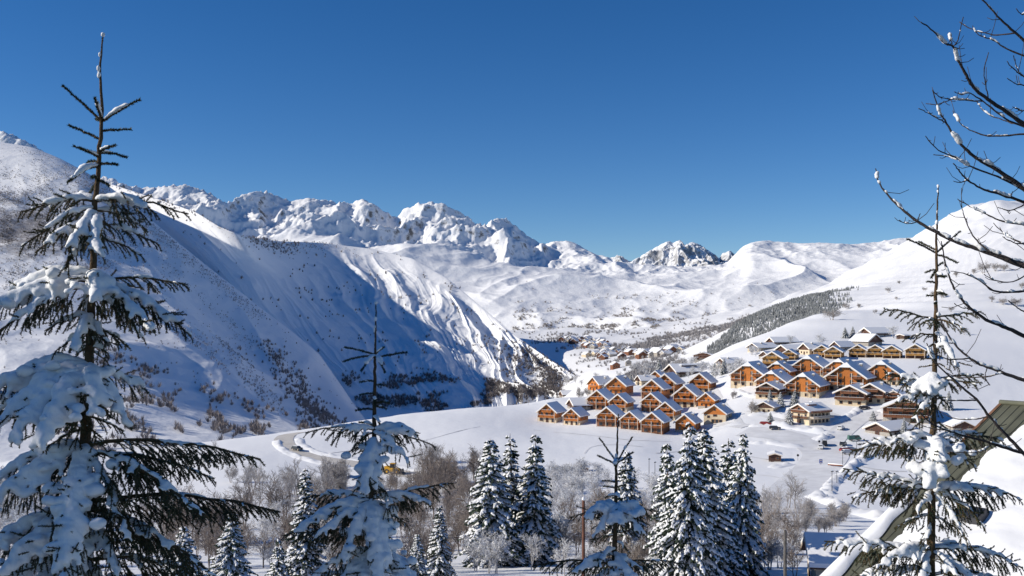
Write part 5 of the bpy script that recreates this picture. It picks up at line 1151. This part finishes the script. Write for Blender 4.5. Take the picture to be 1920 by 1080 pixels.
# ------------------------------------------------------------------ the leafless tree reaching in from the right
M['bark_bare'] = mat('bare_branch_bark', (0.055, 0.045, 0.045), 0.8, 0.4, 20, 0.4, 90)
BB = [([(1838, -6), (1870, 30), (1905, 62), (1960, 110), (2080, 190)], .004, .012, .5), ([(1799, 41), (1830, 58), (1870, 65), (1905, 62)], .002, .005, .3), ([(1823, 48), (1835, 65), (1862, 75), (1890, 92), (1960, 122), (2080, 190)], .002, .007, .5),
 ([(1727, 42), (1745, 54), (1770, 80), (1787, 87), (1796, 112), (1812, 142), (1826, 165), (1852, 186), (1880, 205), (1920, 233), (2000, 285), (2110, 380)], .003, .016, .6), ([(1780, 60), (1782, 74), (1787, 87)], .002, .003, .2), ([(1806, 32), (1796, 75), (1787, 87)], .002, .004, .2), ([(1854, 98), (1846, 130), (1848, 160), (1854, 187)], .002, .004, .1), ([(1789, 172), (1803, 177), (1820, 175), (1850, 195), (1885, 222), (1922, 238)], .002, .006, .4),
 ([(1748, 170), (1765, 183), (1800, 187), (1842, 190)], .002, .004, .6), ([(1737, 194), (1755, 196), (1780, 188)], .002, .003, .4), ([(1830, 188), (1850, 212), (1890, 228), (1925, 240), (2000, 285)], .002, .006, .6), ([(1786, 207), (1805, 235), (1840, 252), (1875, 255), (1925, 252), (2010, 262), (2110, 330)], .002, .009, .7),
 ([(1748, 168), (1760, 206), (1772, 226), (1790, 255), (1806, 275), (1830, 296), (1860, 313), (1905, 342), (1938, 368), (2020, 425), (2115, 500)], .003, .019, .9), ([(1722, 203), (1740, 212), (1758, 222), (1772, 229)], .002, .004, .5), ([(1735, 255), (1755, 278), (1785, 293), (1830, 316), (1880, 335), (1925, 360)], .002, .007, .6), ([(1751, 290), (1775, 293), (1800, 300)], .002, .003, .3),
 ([(1788, 306), (1800, 322), (1815, 338), (1845, 355), (1880, 366), (1925, 382), (2020, 430), (2115, 510)], .003, .012, .5), ([(1788, 340), (1800, 342), (1815, 338)], .002, .004, .6),
 ([(1642, 316), (1648, 342), (1665, 366), (1690, 391), (1720, 415), (1750, 432), (1790, 452), (1830, 465), (1870, 479), (1900, 491), (1960, 514), (2040, 560), (2120, 640)], .003, .026, .9), ([(1686, 413), (1702, 420), (1722, 415)], .002, .003, .2), ([(1803, 352), (1804, 392), (1818, 430), (1836, 456), (1860, 474)], .002, .006, .2), ([(1725, 400), (1722, 408), (1719, 415)], .002, .003, 0),
 ([(1795, 373), (1820, 388), (1850, 402), (1880, 415), (1930, 425), (2010, 470), (2115, 560)], .002, .009, .5), ([(1862, 418), (1885, 440), (1920, 458), (2000, 500)], .002, .006, .3), ([(1880, 444), (1900, 455), (1925, 457)], .002, .004, .2), ([(1870, 388), (1895, 394), (1925, 382)], .002, .004, .2),
 ([(1765, 452), (1772, 490), (1781, 522), (1796, 552), (1820, 578), (1850, 600), (1880, 612), (1915, 628), (2000, 670), (2120, 760)], .003, .017, .7), ([(1783, 508), (1812, 514), (1840, 528), (1862, 545), (1900, 548), (1960, 545), (2050, 580), (2120, 640)], .002, .012, .9), ([(1845, 515), (1870, 527), (1900, 528), (1925, 515)], .002, .004, .2), ([(1790, 570), (1805, 577), (1822, 578)], .002, .003, .1),
 ([(1755, 578), (1768, 610), (1785, 638), (1806, 662), (1832, 680), (1866, 693), (1900, 706), (1960, 728), (2050, 780), (2120, 850)], .003, .016, .8), ([(1737, 643), (1745, 664), (1760, 686), (1798, 721), (1831, 749), (1857, 783), (1887, 816), (1908, 838), (1960, 890), (2060, 960), (2125, 1020)], .003, .015, .5), ([(1745, 660), (1780, 674), (1818, 671)], .002, .005, .2), ([(1772, 698), (1800, 708), (1850, 706), (1882, 698)], .002, .005, .3),
 ([(1727, 737), (1762, 748), (1800, 751), (1832, 750)], .002, .005, .2), ([(1762, 771), (1790, 785), (1825, 786), (1855, 781)], .002, .005, .2), ([(1722, 772), (1748, 795), (1775, 806), (1810, 818), (1850, 828), (1900, 845), (1960, 862), (2060, 920), (2125, 1000)], .003, .014, .7), ([(1722, 795), (1750, 804), (1775, 806)], .002, .004, .6), ([(1792, 848), (1830, 848), (1858, 835)], .002, .004, .2),
 ([(1888, 115), (1905, 133), (1922, 145), (2000, 200)], .002, .006, .8), ([(1900, 104), (1906, 125), (1915, 142)], .002, .003, .4), ([(1888, 146), (1905, 158), (1925, 162), (2000, 200)], .002, .005, .2), ([(1898, 200), (1915, 208), (1930, 212), (2010, 262)], .002, .005, .4), ([(1905, 16), (1915, 27), (1930, 30), (2000, 80)], .002, .005, .5), ([(1890, 563), (1905, 575), (1930, 590), (2020, 640)], .002, .006, .2), ([(1850, 690), (1848, 710), (1856, 722)], .002, .003, .1)]
YB = 5.6; rb = np.random.default_rng(8)
t0 = at(2135, 900, YB); zg = float(gz(t0.x, YB))
bt = empty('leafless_tree', (t0.x, YB, zg)); tag(bt, 'leafless tree reaching in from the right edge, snow caught in its forks', 'tree')
offb = Vector((t0.x, YB, zg))
b = MB(); b.tube([at(2150, -150, YB) - offb, at(2125, 300, YB) - offb, at(2120, 700, YB) - offb, at(2130, 1000, YB) - offb, Vector((0, 0, -.5))], [.03, .05, .06, .07, .10], 12)
link('trunk', b.mesh('trunk', [M['bark_bare']], True), bt)
for k, (pl, r0, r1, sn) in enumerate(BB):
    dep = rb.uniform(-.35, .35); m_ = len(pl)
    pts = [at(x, y, YB + dep * (1 - i / (m_ - 1)) ** 1.0) - offb for i, (x, y) in enumerate(pl)]
    fine = []
    for i in range(m_ - 1):
        p0, p1, p2, p3 = pts[max(i - 1, 0)], pts[i], pts[i + 1], pts[min(i + 2, m_ - 1)]
        for q in range(5):
            t = q / 5; fine.append(0.5 * ((2 * p1) + (p2 - p0) * t + (2 * p0 - 5 * p1 + 4 * p2 - p3) * t * t + (3 * p1 - p0 - 3 * p2 + p3) * t ** 3) + Vector(rb.normal(0, .0012, 3)))
    fine.append(pts[-1]); N = len(fine); rads = [.88 * r0 + .86 * (r1 - r0) * (i / (N - 1)) ** 1.2 + abs(rb.normal(0, .0006)) for i in range(N)]
    b = MB(); b.tube(fine, rads, 7)
    for j in range(2, N - 1):          # buds and side twigs
        if rb.random() < .30:
            d = Vector((rb.normal(0, 1), rb.normal(0, .6), rb.normal(.4, .8))).normalized(); l = rb.uniform(.012, .05) if rb.random() < .66 else rb.uniform(.05, .15)
            b.tube([fine[j], fine[j] + d * l * .6, fine[j] + d * l + Vector((0, 0, l * .2))], [.0022, .0018, .0016], 4)
    bo = link('branch', b.mesh('branch', [M['bark_bare']], True), bt)
    if sn > .15:
        bl = []; ph = rb.uniform(0, 6)
        for j in range(2, N - 1):
            g = math.sin(j * .55 + ph) + rb.normal(0, .5)
            if g < .85 - 1.25 * sn: continue
            q = .0028 + rads[j] * .75 + .0045 * max(0, g) * sn
            for f in (0, .5):
                p = fine[j].lerp(fine[j + 1], f); bl.append((p.x, p.y, p.z + rads[j] * .55 + q * .35, q * 1.3, q * 1.0, q * .75))
        if bl: link_snow(snow_mass(bl, .0055), bo)
# ------------------------------------------------------------------ the near building with the olive metal roof
M['metal_roof'] = mat('olive_metal_roof', (0.115, 0.118, 0.085), 0.5, 0.32, 0.7, 0.15, 8, spec=0.4, streak=(1, 1, 1))
M['house_wall'] = mat('plank_wall', (0.16, 0.085, 0.05), 0.7, 0.25, 2, 0.3, 8)
Rr, Ee = at(1880, 757, 36), at(1540, 1092, 30)
dv = Ee - Rr; vl = dv.length; dv = dv / vl
du = Vector((-dv.y, dv.x, 0)).normalized()
if du.y > 0: du = -du                                   # the ridge runs right, towards the viewer
nrm = du.cross(dv).normalized()
if nrm.z < 0: nrm = -nrm
base_o = Vector((Rr.x, Rr.y, float(gz(Rr.x, Rr.y))))
nb_ = empty('alpine_house', base_o); tag(nb_, 'near house with olive metal roof half cleared of snow, lower right corner', 'house')
def RP(u, v, h=0.0): return Rr + du * u + dv * v + nrm * h - base_o
def roof_uv(px, py):
    d = at(px, py, 1.0); t = Rr.dot(nrm) / d.dot(nrm); q = d * t - Rr; return q.dot(du), q.dot(dv)
UL, VL = 15.0, vl * 1.12
pw = .92
pan = MB()
pan.add([RP(0, 0), RP(pw - .012, 0), RP(pw - .012, VL), RP(0, VL), RP(0, 0, -.03), RP(pw - .012, 0, -.03), RP(pw - .012, VL, -.03), RP(0, VL, -.03)], [(3, 2, 1, 0), (4, 5, 6, 7), (0, 1, 5, 4), (1, 2, 6, 5), (2, 3, 7, 6), (3, 0, 4, 7)])
for uo in (.02, .31, .62):
    a, c = uo, uo + .05
    pan.add([RP(a, 0, .002), RP(c, 0, .002), RP(c, VL, .002), RP(a, VL, .002), RP(a + .012, 0, .022), RP(c - .012, 0, .022), RP(c - .012, VL, .022), RP(a + .012, VL, .022)], [(7, 6, 5, 4), (0, 1, 5, 4), (1, 2, 6, 5), (2, 3, 7, 6), (3, 0, 4, 7)])
pan_me = pan.mesh('roof_sheet', [M['metal_roof']]); 
roof_e = link('roof', None, nb_) if False else None
rb_ = MB(); rb_.add([RP(0, 0, -.04), RP(UL, 0, -.04), RP(UL, VL, -.04), RP(0, VL, -.04), RP(0, 0, -.22), RP(UL, 0, -.22), RP(UL, VL, -.22), RP(0, VL, -.22)], [(3, 2, 1, 0), (4, 5, 6, 7), (0, 1, 5, 4), (1, 2, 6, 5), (2, 3, 7, 6), (3, 0, 4, 7)])
# far slope of the roof, walls
dv2 = Vector((-dv.x, -dv.y, dv.z)).normalized()
def RQ(u, v, h=0.0): return Rr + du * u + dv2 * v + Vector((0, 0, h)) - base_o
rb_.add([RQ(0, 0, -.04), RQ(UL, 0, -.04), RQ(UL, VL * .8, -.04), RQ(0, VL * .8, -.04), RQ(0, 0, -.22), RQ(UL, 0, -.22), RQ(UL, VL * .8, -.22), RQ(0, VL * .8, -.22)], [(0, 1, 2, 3), (7, 6, 5, 4), (4, 5, 1, 0), (5, 6, 2, 1), (6, 7, 3, 2), (7, 4, 0, 3)])
roof = link('roof', rb_.mesh('roof', [M['wood_dark']]), nb_)
for i in range(int(UL / pw)):
    c = link('roof_sheet', pan_me, roof); c.location = du * pw * i
wl = MB()
for u0 in (.8, UL - .8):
    p = [RP(u0, .3, -.3), RP(u0, VL - 1.0, -.3), RQ(u0, VL * .8 - 1.0, -.4)]
    g1 = Vector((p[1].x, p[1].y, -6)); g2 = Vector((p[2].x, p[2].y, -6))
    wl.add([p[0], p[1], g1, g2, p[2]], [(0, 1, 2, 3, 4)])
a, c = RP(.8, VL - 1.0, -.3), RP(UL - .8, VL - 1.0, -.3); wl.add([a, c, Vector((c.x, c.y, -6)), Vector((a.x, a.y, -6))], [(0, 1, 2, 3)])
link('wall', wl.mesh('wall', [M['house_wall']]), nb_)
# verge board, ridge cap
b = MB(); b.add([RP(-.12, -.1, .03), RP(-.01, -.1, .03), RP(-.01, VL, .03), RP(-.12, VL, .03), RP(-.12, -.1, -.3), RP(-.01, -.1, -.3), RP(-.01, VL, -.3), RP(-.12, VL, -.3)], [(3, 2, 1, 0), (4, 5, 6, 7), (0, 1, 5, 4), (1, 2, 6, 5), (2, 3, 7, 6), (3, 0, 4, 7)]); link('verge_board', b.mesh('verge_board', [M['house_wall']]), roof)
b = MB(); b.tube([RP(-.1, -.02, .05), RP(UL, -.02, .05)], .09, 8); link('ridge_cap', b.mesh('ridge_cap', [M['metal_roof']], True), roof)
def snow_sheet(name, ufun, v0, v1, u_end, th, nu_=40, nv_=60, seed=0):
    vs = np.linspace(v0, v1, nv_); V = []
    for v in vs:
        ua = ufun(v); ue = u_end(v) if callable(u_end) else u_end
        for k in range(nu_):
            f = k / (nu_ - 1); u = ua + (ue - ua) * f ** 1.6; e = min(1.0, (u - ua) / (th * 1.2)); e2 = min(1, (v - v0) / .3, (v1 - v) / .3); e3 = min(1.0, (ue - u) / (th * 1.2)) if ue < UL - 1 else 1
            h = th * math.sqrt(max(0, 1 - (1 - e) ** 2)) * math.sqrt(max(0, 1 - (1 - e2) ** 2)) * math.sqrt(max(0, 1 - (1 - e3) ** 2))
            n_ = float(fbm(u * .5, v * .5, 4, seed)) * .22 * min(1, e)
            V.append(RP(u, v, .048 + h * (1 + n_ * 1.4)))
    me = mesh_np(name, np.array([p[:] for p in V]), grid_faces(nu_, nv_), [M['snow']])
    return link(name, me, roof)
edge = [(1935, 806), (1920, 815), (1897, 830), (1874, 842), (1853, 863), (1827, 886), (1801, 912), (1770, 945), (1740, 966), (1705, 993), (1687, 1016), (1650, 1060)]
EU = sorted([roof_uv(*p)[::-1] for p in edge]); EV = np.array([e[0] for e in EU]); EUu = np.array([e[1] for e in EU])
def ub(v): return float(np.interp(v, EV, EUu)) + float(fbm(v * 1.7, 3.3, 4, 5)) * .18
snow_sheet('roof_snow', ub, max(.3, float(EV[0])), VL, UL - .05, .42, 46, 90, 3)
snow_sheet('roof_snow', lambda v: -.14, VL * .42, VL, lambda v: .10 + .28 * float(sstep(VL * .42, VL * .6, v)) + .06 * math.sin(v * 3), .16, 8, 60, 9)
for vrow in (VL * .26, VL * .52):
    b = MB()
    for k in range(46):
        u = .2 + k * .11
        if u > ub(vrow) + .4: break
        b.add([RP(u, vrow, .03), RP(u + .06, vrow, .03), RP(u + .03, vrow - .02, .13), RP(u + .03, vrow + .06, .03)], [(0, 1, 2), (1, 3, 2), (3, 0, 2)])
    g = link('snow_guard', b.mesh('snow_guard', [M['trim']]), roof); g['kind'] = 'stuff'
su, sv_ = roof_uv(1826, 992); b = MB()
def rbox(b, u0, u1, v0, v1, h0, h1, mi=0): b.add([RP(u0, v0, h0), RP(u1, v0, h0), RP(u1, v1, h0), RP(u0, v1, h0), RP(u0, v0, h1), RP(u1, v0, h1), RP(u1, v1, h1), RP(u0, v1, h1)], [(0, 3, 2, 1)[::-1], (4, 5, 6, 7)[::-1], (0, 1, 5, 4), (1, 2, 6, 5), (2, 3, 7, 6), (3, 0, 4, 7)], mi)
rbox(b, su - .45, su + .45, sv_ - .3, sv_ + .3, .05, .62, 0); sk = link('skylight', b.mesh('skylight', [M['metal_dark']]), roof)
b = MB(); rbox(b, su - .38, su + .38, sv_ - .23, sv_ + .23, .622, .64, 0); link('pane', b.mesh('pane', [M['glass']]), sk)

# cottage below it
H['cottage'] = house(8, 11, 2.4, 2.9, .55, M['house_wall'], M['cream'], wins=[(0, .6, 1.2, 1.2)], doors=[(-2, 1, 2)], swins=[(2, .5, 1.2, 1.4), (6, .5, 1.2, 1.4)], st=.5, oh=.7, chim=(2.0, 9.2))
o = place_house('cottage', H['cottage'], 1522, 1086, 44, 100, 'small cream cottage with thick snow roof and chimney beside the metal roof', None, W=8, cat='cottage')

# ------------------------------------------------------------------ poles, lamps, signs
def pole(name, label, px, tip, Y=None, base=None, r=.1, m=None, cap=False, cat='pole', group=None, head=None):
    if Y is None: Y = hit(px, base)
    X = (px - 960) / F * Y; z0 = float(gz(X, Y)); top = (HZ - tip) / F * Y
    o = empty(name, (X, Y, z0)); tag(o, label, cat, group); h = top - z0
    b = MB(); b.tube([(0, 0, -.5), (0, 0, h * .5), (0, 0, h)], [r, r * .9, r * .75], 10); link('shaft', b.mesh('shaft', [m or M['metal_dark']], True), o)
    if cap:
        link('snow_cap', snow_mass([(0, 0, h + r * .3, r * 1.1, r * 1.1, r * .9), (0, 0, h + r, r * .8, r * .8, r * .8)], r * .25), o)
    if head == 'lamp':
        b = MB(); b.box(-.25, .35, -.15, .15, h - .05, h + .15); b.box(-.2, .3, -.12, .12, h + .152, h + .32, 1); link('lamp_head', b.mesh('lamp_head', [M['metal_dark'], M['roof_snow']]), o)
    if head == 'disc':
        b = MB(); b.tube([(0, -.08, h - .1), (0, -.05, h - .1)], .4, 14); link('sign_plate', b.mesh('sign_plate', [M['metal_dark']]), o)
    if head == 'blue':
        b = MB(); b.box(-.5, .5, -.10, -.06, h - 1.3, h); link('sign_plate', b.mesh('sign_plate', [M['sign_blue']]), o)
        b = MB(); b.box(-.3, .3, -.115, -.102, h - .55, h - .2); b.box(-.3, .3, -.115, -.102, h - 1.1, h - .85); link('sign_print', b.mesh('sign_print', [M['trim']]), o)
    return o
M['sign_blue'] = mat('blue_sign', (0.05, 0.12, 0.42), .5, .1, 2)
M['pole_wood'] = mat('grey_pole_wood', (0.09, 0.085, 0.08), .85, .3, 4, .4, 30)
M['pole_red'] = mat('rusty_pole', (0.13, 0.055, 0.035), .8, .3, 6, .3, 30)
pole('utility_pole', 'dark wooden utility pole at the bottom edge among frosted trees', 1472, 994, 55, r=.11, m=M['pole_wood'])
pole('post', 'rusty brown post with a snow cap left of the shaded sapling', 1094, 937, 34, r=.065, m=M['pole_red'], cap=True, cat='post')
pole('street_lamp', 'left one of the two thin lamp posts below the chalets', 1217, 861, base=907, r=.09, head='lamp', cat='street lamp', group='lamp posts')
pole('street_lamp', 'right one of the two thin lamp posts below the chalets', 1228, 867, base=906, r=.09, head='lamp', cat='street lamp', group='lamp posts')
pole('street_lamp', 'lamp post beside the parked silver car', 1580, 848, base=872, r=.09, head='lamp', cat='street lamp', group='lamp posts')
pole('street_lamp', 'lamp post right of the parked cars', 1606, 828, base=852, r=.09, head='lamp', cat='street lamp', group='lamp posts')
pole('street_lamp', 'tall lamp post on the snow bank in the car park', 1560, 884, base=924, r=.09, head='lamp', cat='street lamp', group='lamp posts')
pole('street_lamp', 'shorter lamp post just right of the tall one on the bank', 1569, 884, base=908, r=.08, head='lamp', cat='street lamp', group='lamp posts')
pole('road_sign', 'blue parking sign at the junction', 1539, 861, base=872, r=.06, head='blue', cat='sign')
pole('road_sign', 'round sign behind the dark truck', 1536, 827, base=836, r=.05, head='disc', cat='sign')
pole('road_sign', 'round sign right of the ticket hut', 1496, 853, base=864, r=.05, head='disc', cat='sign')
p0, _ = gpt(1553, 874); p1, _ = gpt(1580, 877); b = MB(); b.tube([p0 + Vector((0, 0, .5)), p1 + Vector((0, 0, .6))], .22, 8); b.tube([p0 + Vector((0, 0, .78)), p1 + Vector((0, 0, .88))], .18, 8, 1)
tag(link('log_barrier', b.mesh('log_barrier', [M['wood_brown'], M['roof_snow']], True)), 'snow-topped log barrier beside the blue sign', 'barrier')

# ------------------------------------------------------------------ vehicles
def car_parts(body_m, van=False):
    hgt = 1.95 if van else 1.45
    prof = [(-2.1, .35), (2.1, .35), (2.15, .75), (2.0, .95), (1.25, 1.0), (.65, hgt), (-1.5, hgt), (-2.05, 1.02), (-2.15, .7)] if not van else [(-2.3, .4), (2.3, .4), (2.35, .9), (2.1, 1.1), (1.5, hgt), (-2.25, hgt), (-2.35, .8)]
    b = MB(); n = len(prof)
    rows = [(-.85, .92), (-.80, 1.0), (.80, 1.0), (.85, .92)]
    vs = []
    for yy, k in rows:
        for x, z in prof:
            t = max(0, (z - .95) / 1.0); vs.append((x * (1 - (1 - k) * .4), yy * (1 - .18 * t), .35 + (z - .35) * (1 - (1 - k) * .25)))
    fs = [tuple(range(n))[::-1], tuple(range(3 * n, 4 * n))]
    for rr in range(3): fs += [(rr * n + i, rr * n + (i + 1) % n, (rr + 1) * n + (i + 1) % n, (rr + 1) * n + i) for i in range(n)]
    b.add(vs, fs); parts = [('body', b.mesh('body', [body_m], False), (0, 0, 0))]
    g = MB()
    xs = (-1.45, .55) if not van else (-.2, 1.55)
    for s in (-1, 1): g.add([(xs[0], s * .80, 1.02), (xs[1] + .4, s * .80, 1.02), (xs[1], s * .75, hgt - .12), (xs[0] + .1, s * .75, hgt - .12)], [(0, 1, 2, 3) if s < 0 else (3, 2, 1, 0)])
    g.add([(1.30 if not van else 2.06, -.68, 1.04), (1.30 if not van else 2.06, .68, 1.04), (.72 if not van else 1.6, .62, hgt - .08), (.72 if not van else 1.6, -.62, hgt - .08)], [(0, 1, 2, 3)])
    g.add([(-2.07, -.66, 1.06), (-2.07, .66, 1.06), (-1.62, .6, hgt - .08), (-1.62, -.6, hgt - .08)], [(3, 2, 1, 0)])
    parts.append(('window_glass', g.mesh('window_glass', [M['glass']]), (0, 0, .005)))
    w_ = MB(); w_.tube([(0, -.1, 0), (0, .1, 0)], .33, 14); w_.tube([(0, -.11, 0), (0, .11, 0)], .18, 10, 1); wm = w_.mesh('wheel', [M['metal_dark'], M['trim']])
    for x in (-1.3, 1.35):
        for yy in (-.78, .78): parts.append(('wheel', wm, (x, yy, .33)))
    l = MB(); l.box(2.08, 2.17, -.7, -.4, .68, .84); l.box(2.08, 2.17, .4, .7, .68, .84); parts.append(('headlight', l.mesh('headlight', [M['trim']]), (0, 0, 0)))
    s_ = MB(); s_.box(-1.4, .55, -.6, .6, hgt + .003, hgt + .10); parts.append(('snow', s_.mesh('snow', [M['roof_snow']]), (0, 0, 0)))
    return parts
cp_ = lambda n, c: mat(n, c, .3, .08, 2, spec=.5)
CARS = {'white': car_parts(cp_('white_paint', (.7, .7, .7))), 'dark': car_parts(cp_('dark_paint', (.03, .035, .045))), 'silver': car_parts(cp_('silver_paint', (.42, .43, .45))), 'red': car_parts(cp_('red_paint', (.30, .035, .03))), 'green': car_parts(cp_('green_paint', (.06, .14, .11)), True), 'black': car_parts(cp_('black_paint', (.02, .02, .022)), True)}
for kd, px, py, rot, lab in [('dark', 557, 845, -38, 'dark car coming down the road bend'), ('white', 1539, 842, 70, 'white car at the junction'), ('black', 1546, 836, 75, 'dark van just behind the white car at the junction'), ('dark', 1581, 836, 60, 'dark car parked right of the junction'), ('silver', 1589, 852, 10, 'silver car parked nearest in the row'), ('red', 1586, 848, 10, 'red car parked just behind the silver one'),
 ('green', 1602, 827, 5, 'green van parked beside the low building'), ('white', 1577, 806, 55, 'white car driving up past the lodge'), ('dark', 1453, 806, -12, 'dark car parked below the broad conifer'), ('red', 1435, 798, -10, 'red car parked behind the snow bank left of the lodge'), ('dark', 1621, 768, 10, 'dark car parked up the lane behind the lodge'), ('silver', 1594, 846, 10, 'snow-covered car at the right end of the parked row')]:
    pp, Y = gpt(px, py); o = empty('parked_car', pp + Vector((0, 0, .16)), math.radians(rot)); tag(o, lab, 'van' if kd in ('green', 'black') else 'car', 'vehicles in the village')
    for nme, me, lc in CARS[kd]: c = link(nme, me, o); c.location = lc
# yellow loader
M['yellow'] = mat('yellow_machine_paint', (.62, .34, .03), .45, .15, 3)
pp, Y = gpt(738, 889); o = empty('snow_loader', pp + Vector((0, 0, .15)), math.radians(-15)); tag(o, 'yellow snow loader clearing the road behind the dark sapling', 'loader')
b = MB(); b.box(-2.6, .2, -1.1, 1.1, .8, 1.9); b.box(-2.7, -1.0, -1.0, 1.0, 1.902, 2.3); b.box(.2, 1.6, -.7, .7, .7, 1.4); link('chassis', b.mesh('chassis', [M['yellow']]), o)
b = MB(); b.box(-.9, .6, -.8, .8, 1.91, 3.1, 0); b.box(-1.0, .7, -.9, .9, 3.102, 3.25, 1); link('cab', b.mesh('cab', [M['glass'], M['yellow']]), o)
b = MB(); b.prism([(2.6, .2), (3.6, .15), (3.6, .3), (2.9, .5), (2.8, 1.5), (2.6, 1.5)], -1.4, 1.4, 0); link('bucket', b.mesh('bucket', [M['metal_dark']]), o)
b = MB()
for s in (-.6, .6): b.tube([(.8, s, 1.9), (2.0, s, 1.5), (2.7, s, .8)], .14, 6)
link('lift_arm', b.mesh('lift_arm', [M['yellow']]), o)
w_ = MB(); w_.tube([(0, -.25, 0), (0, .25, 0)], .75, 16); w_.tube([(0, -.26, 0), (0, .26, 0)], .35, 10, 1); wm = w_.mesh('wheel', [M['metal_dark'], M['yellow']])
for x in (-1.8, 1.3):
    for yy in (-1.0, 1.0): c = link('wheel', wm, o); c.location = (x, yy, .75)
bpy.data.scenes.remove(TMP)
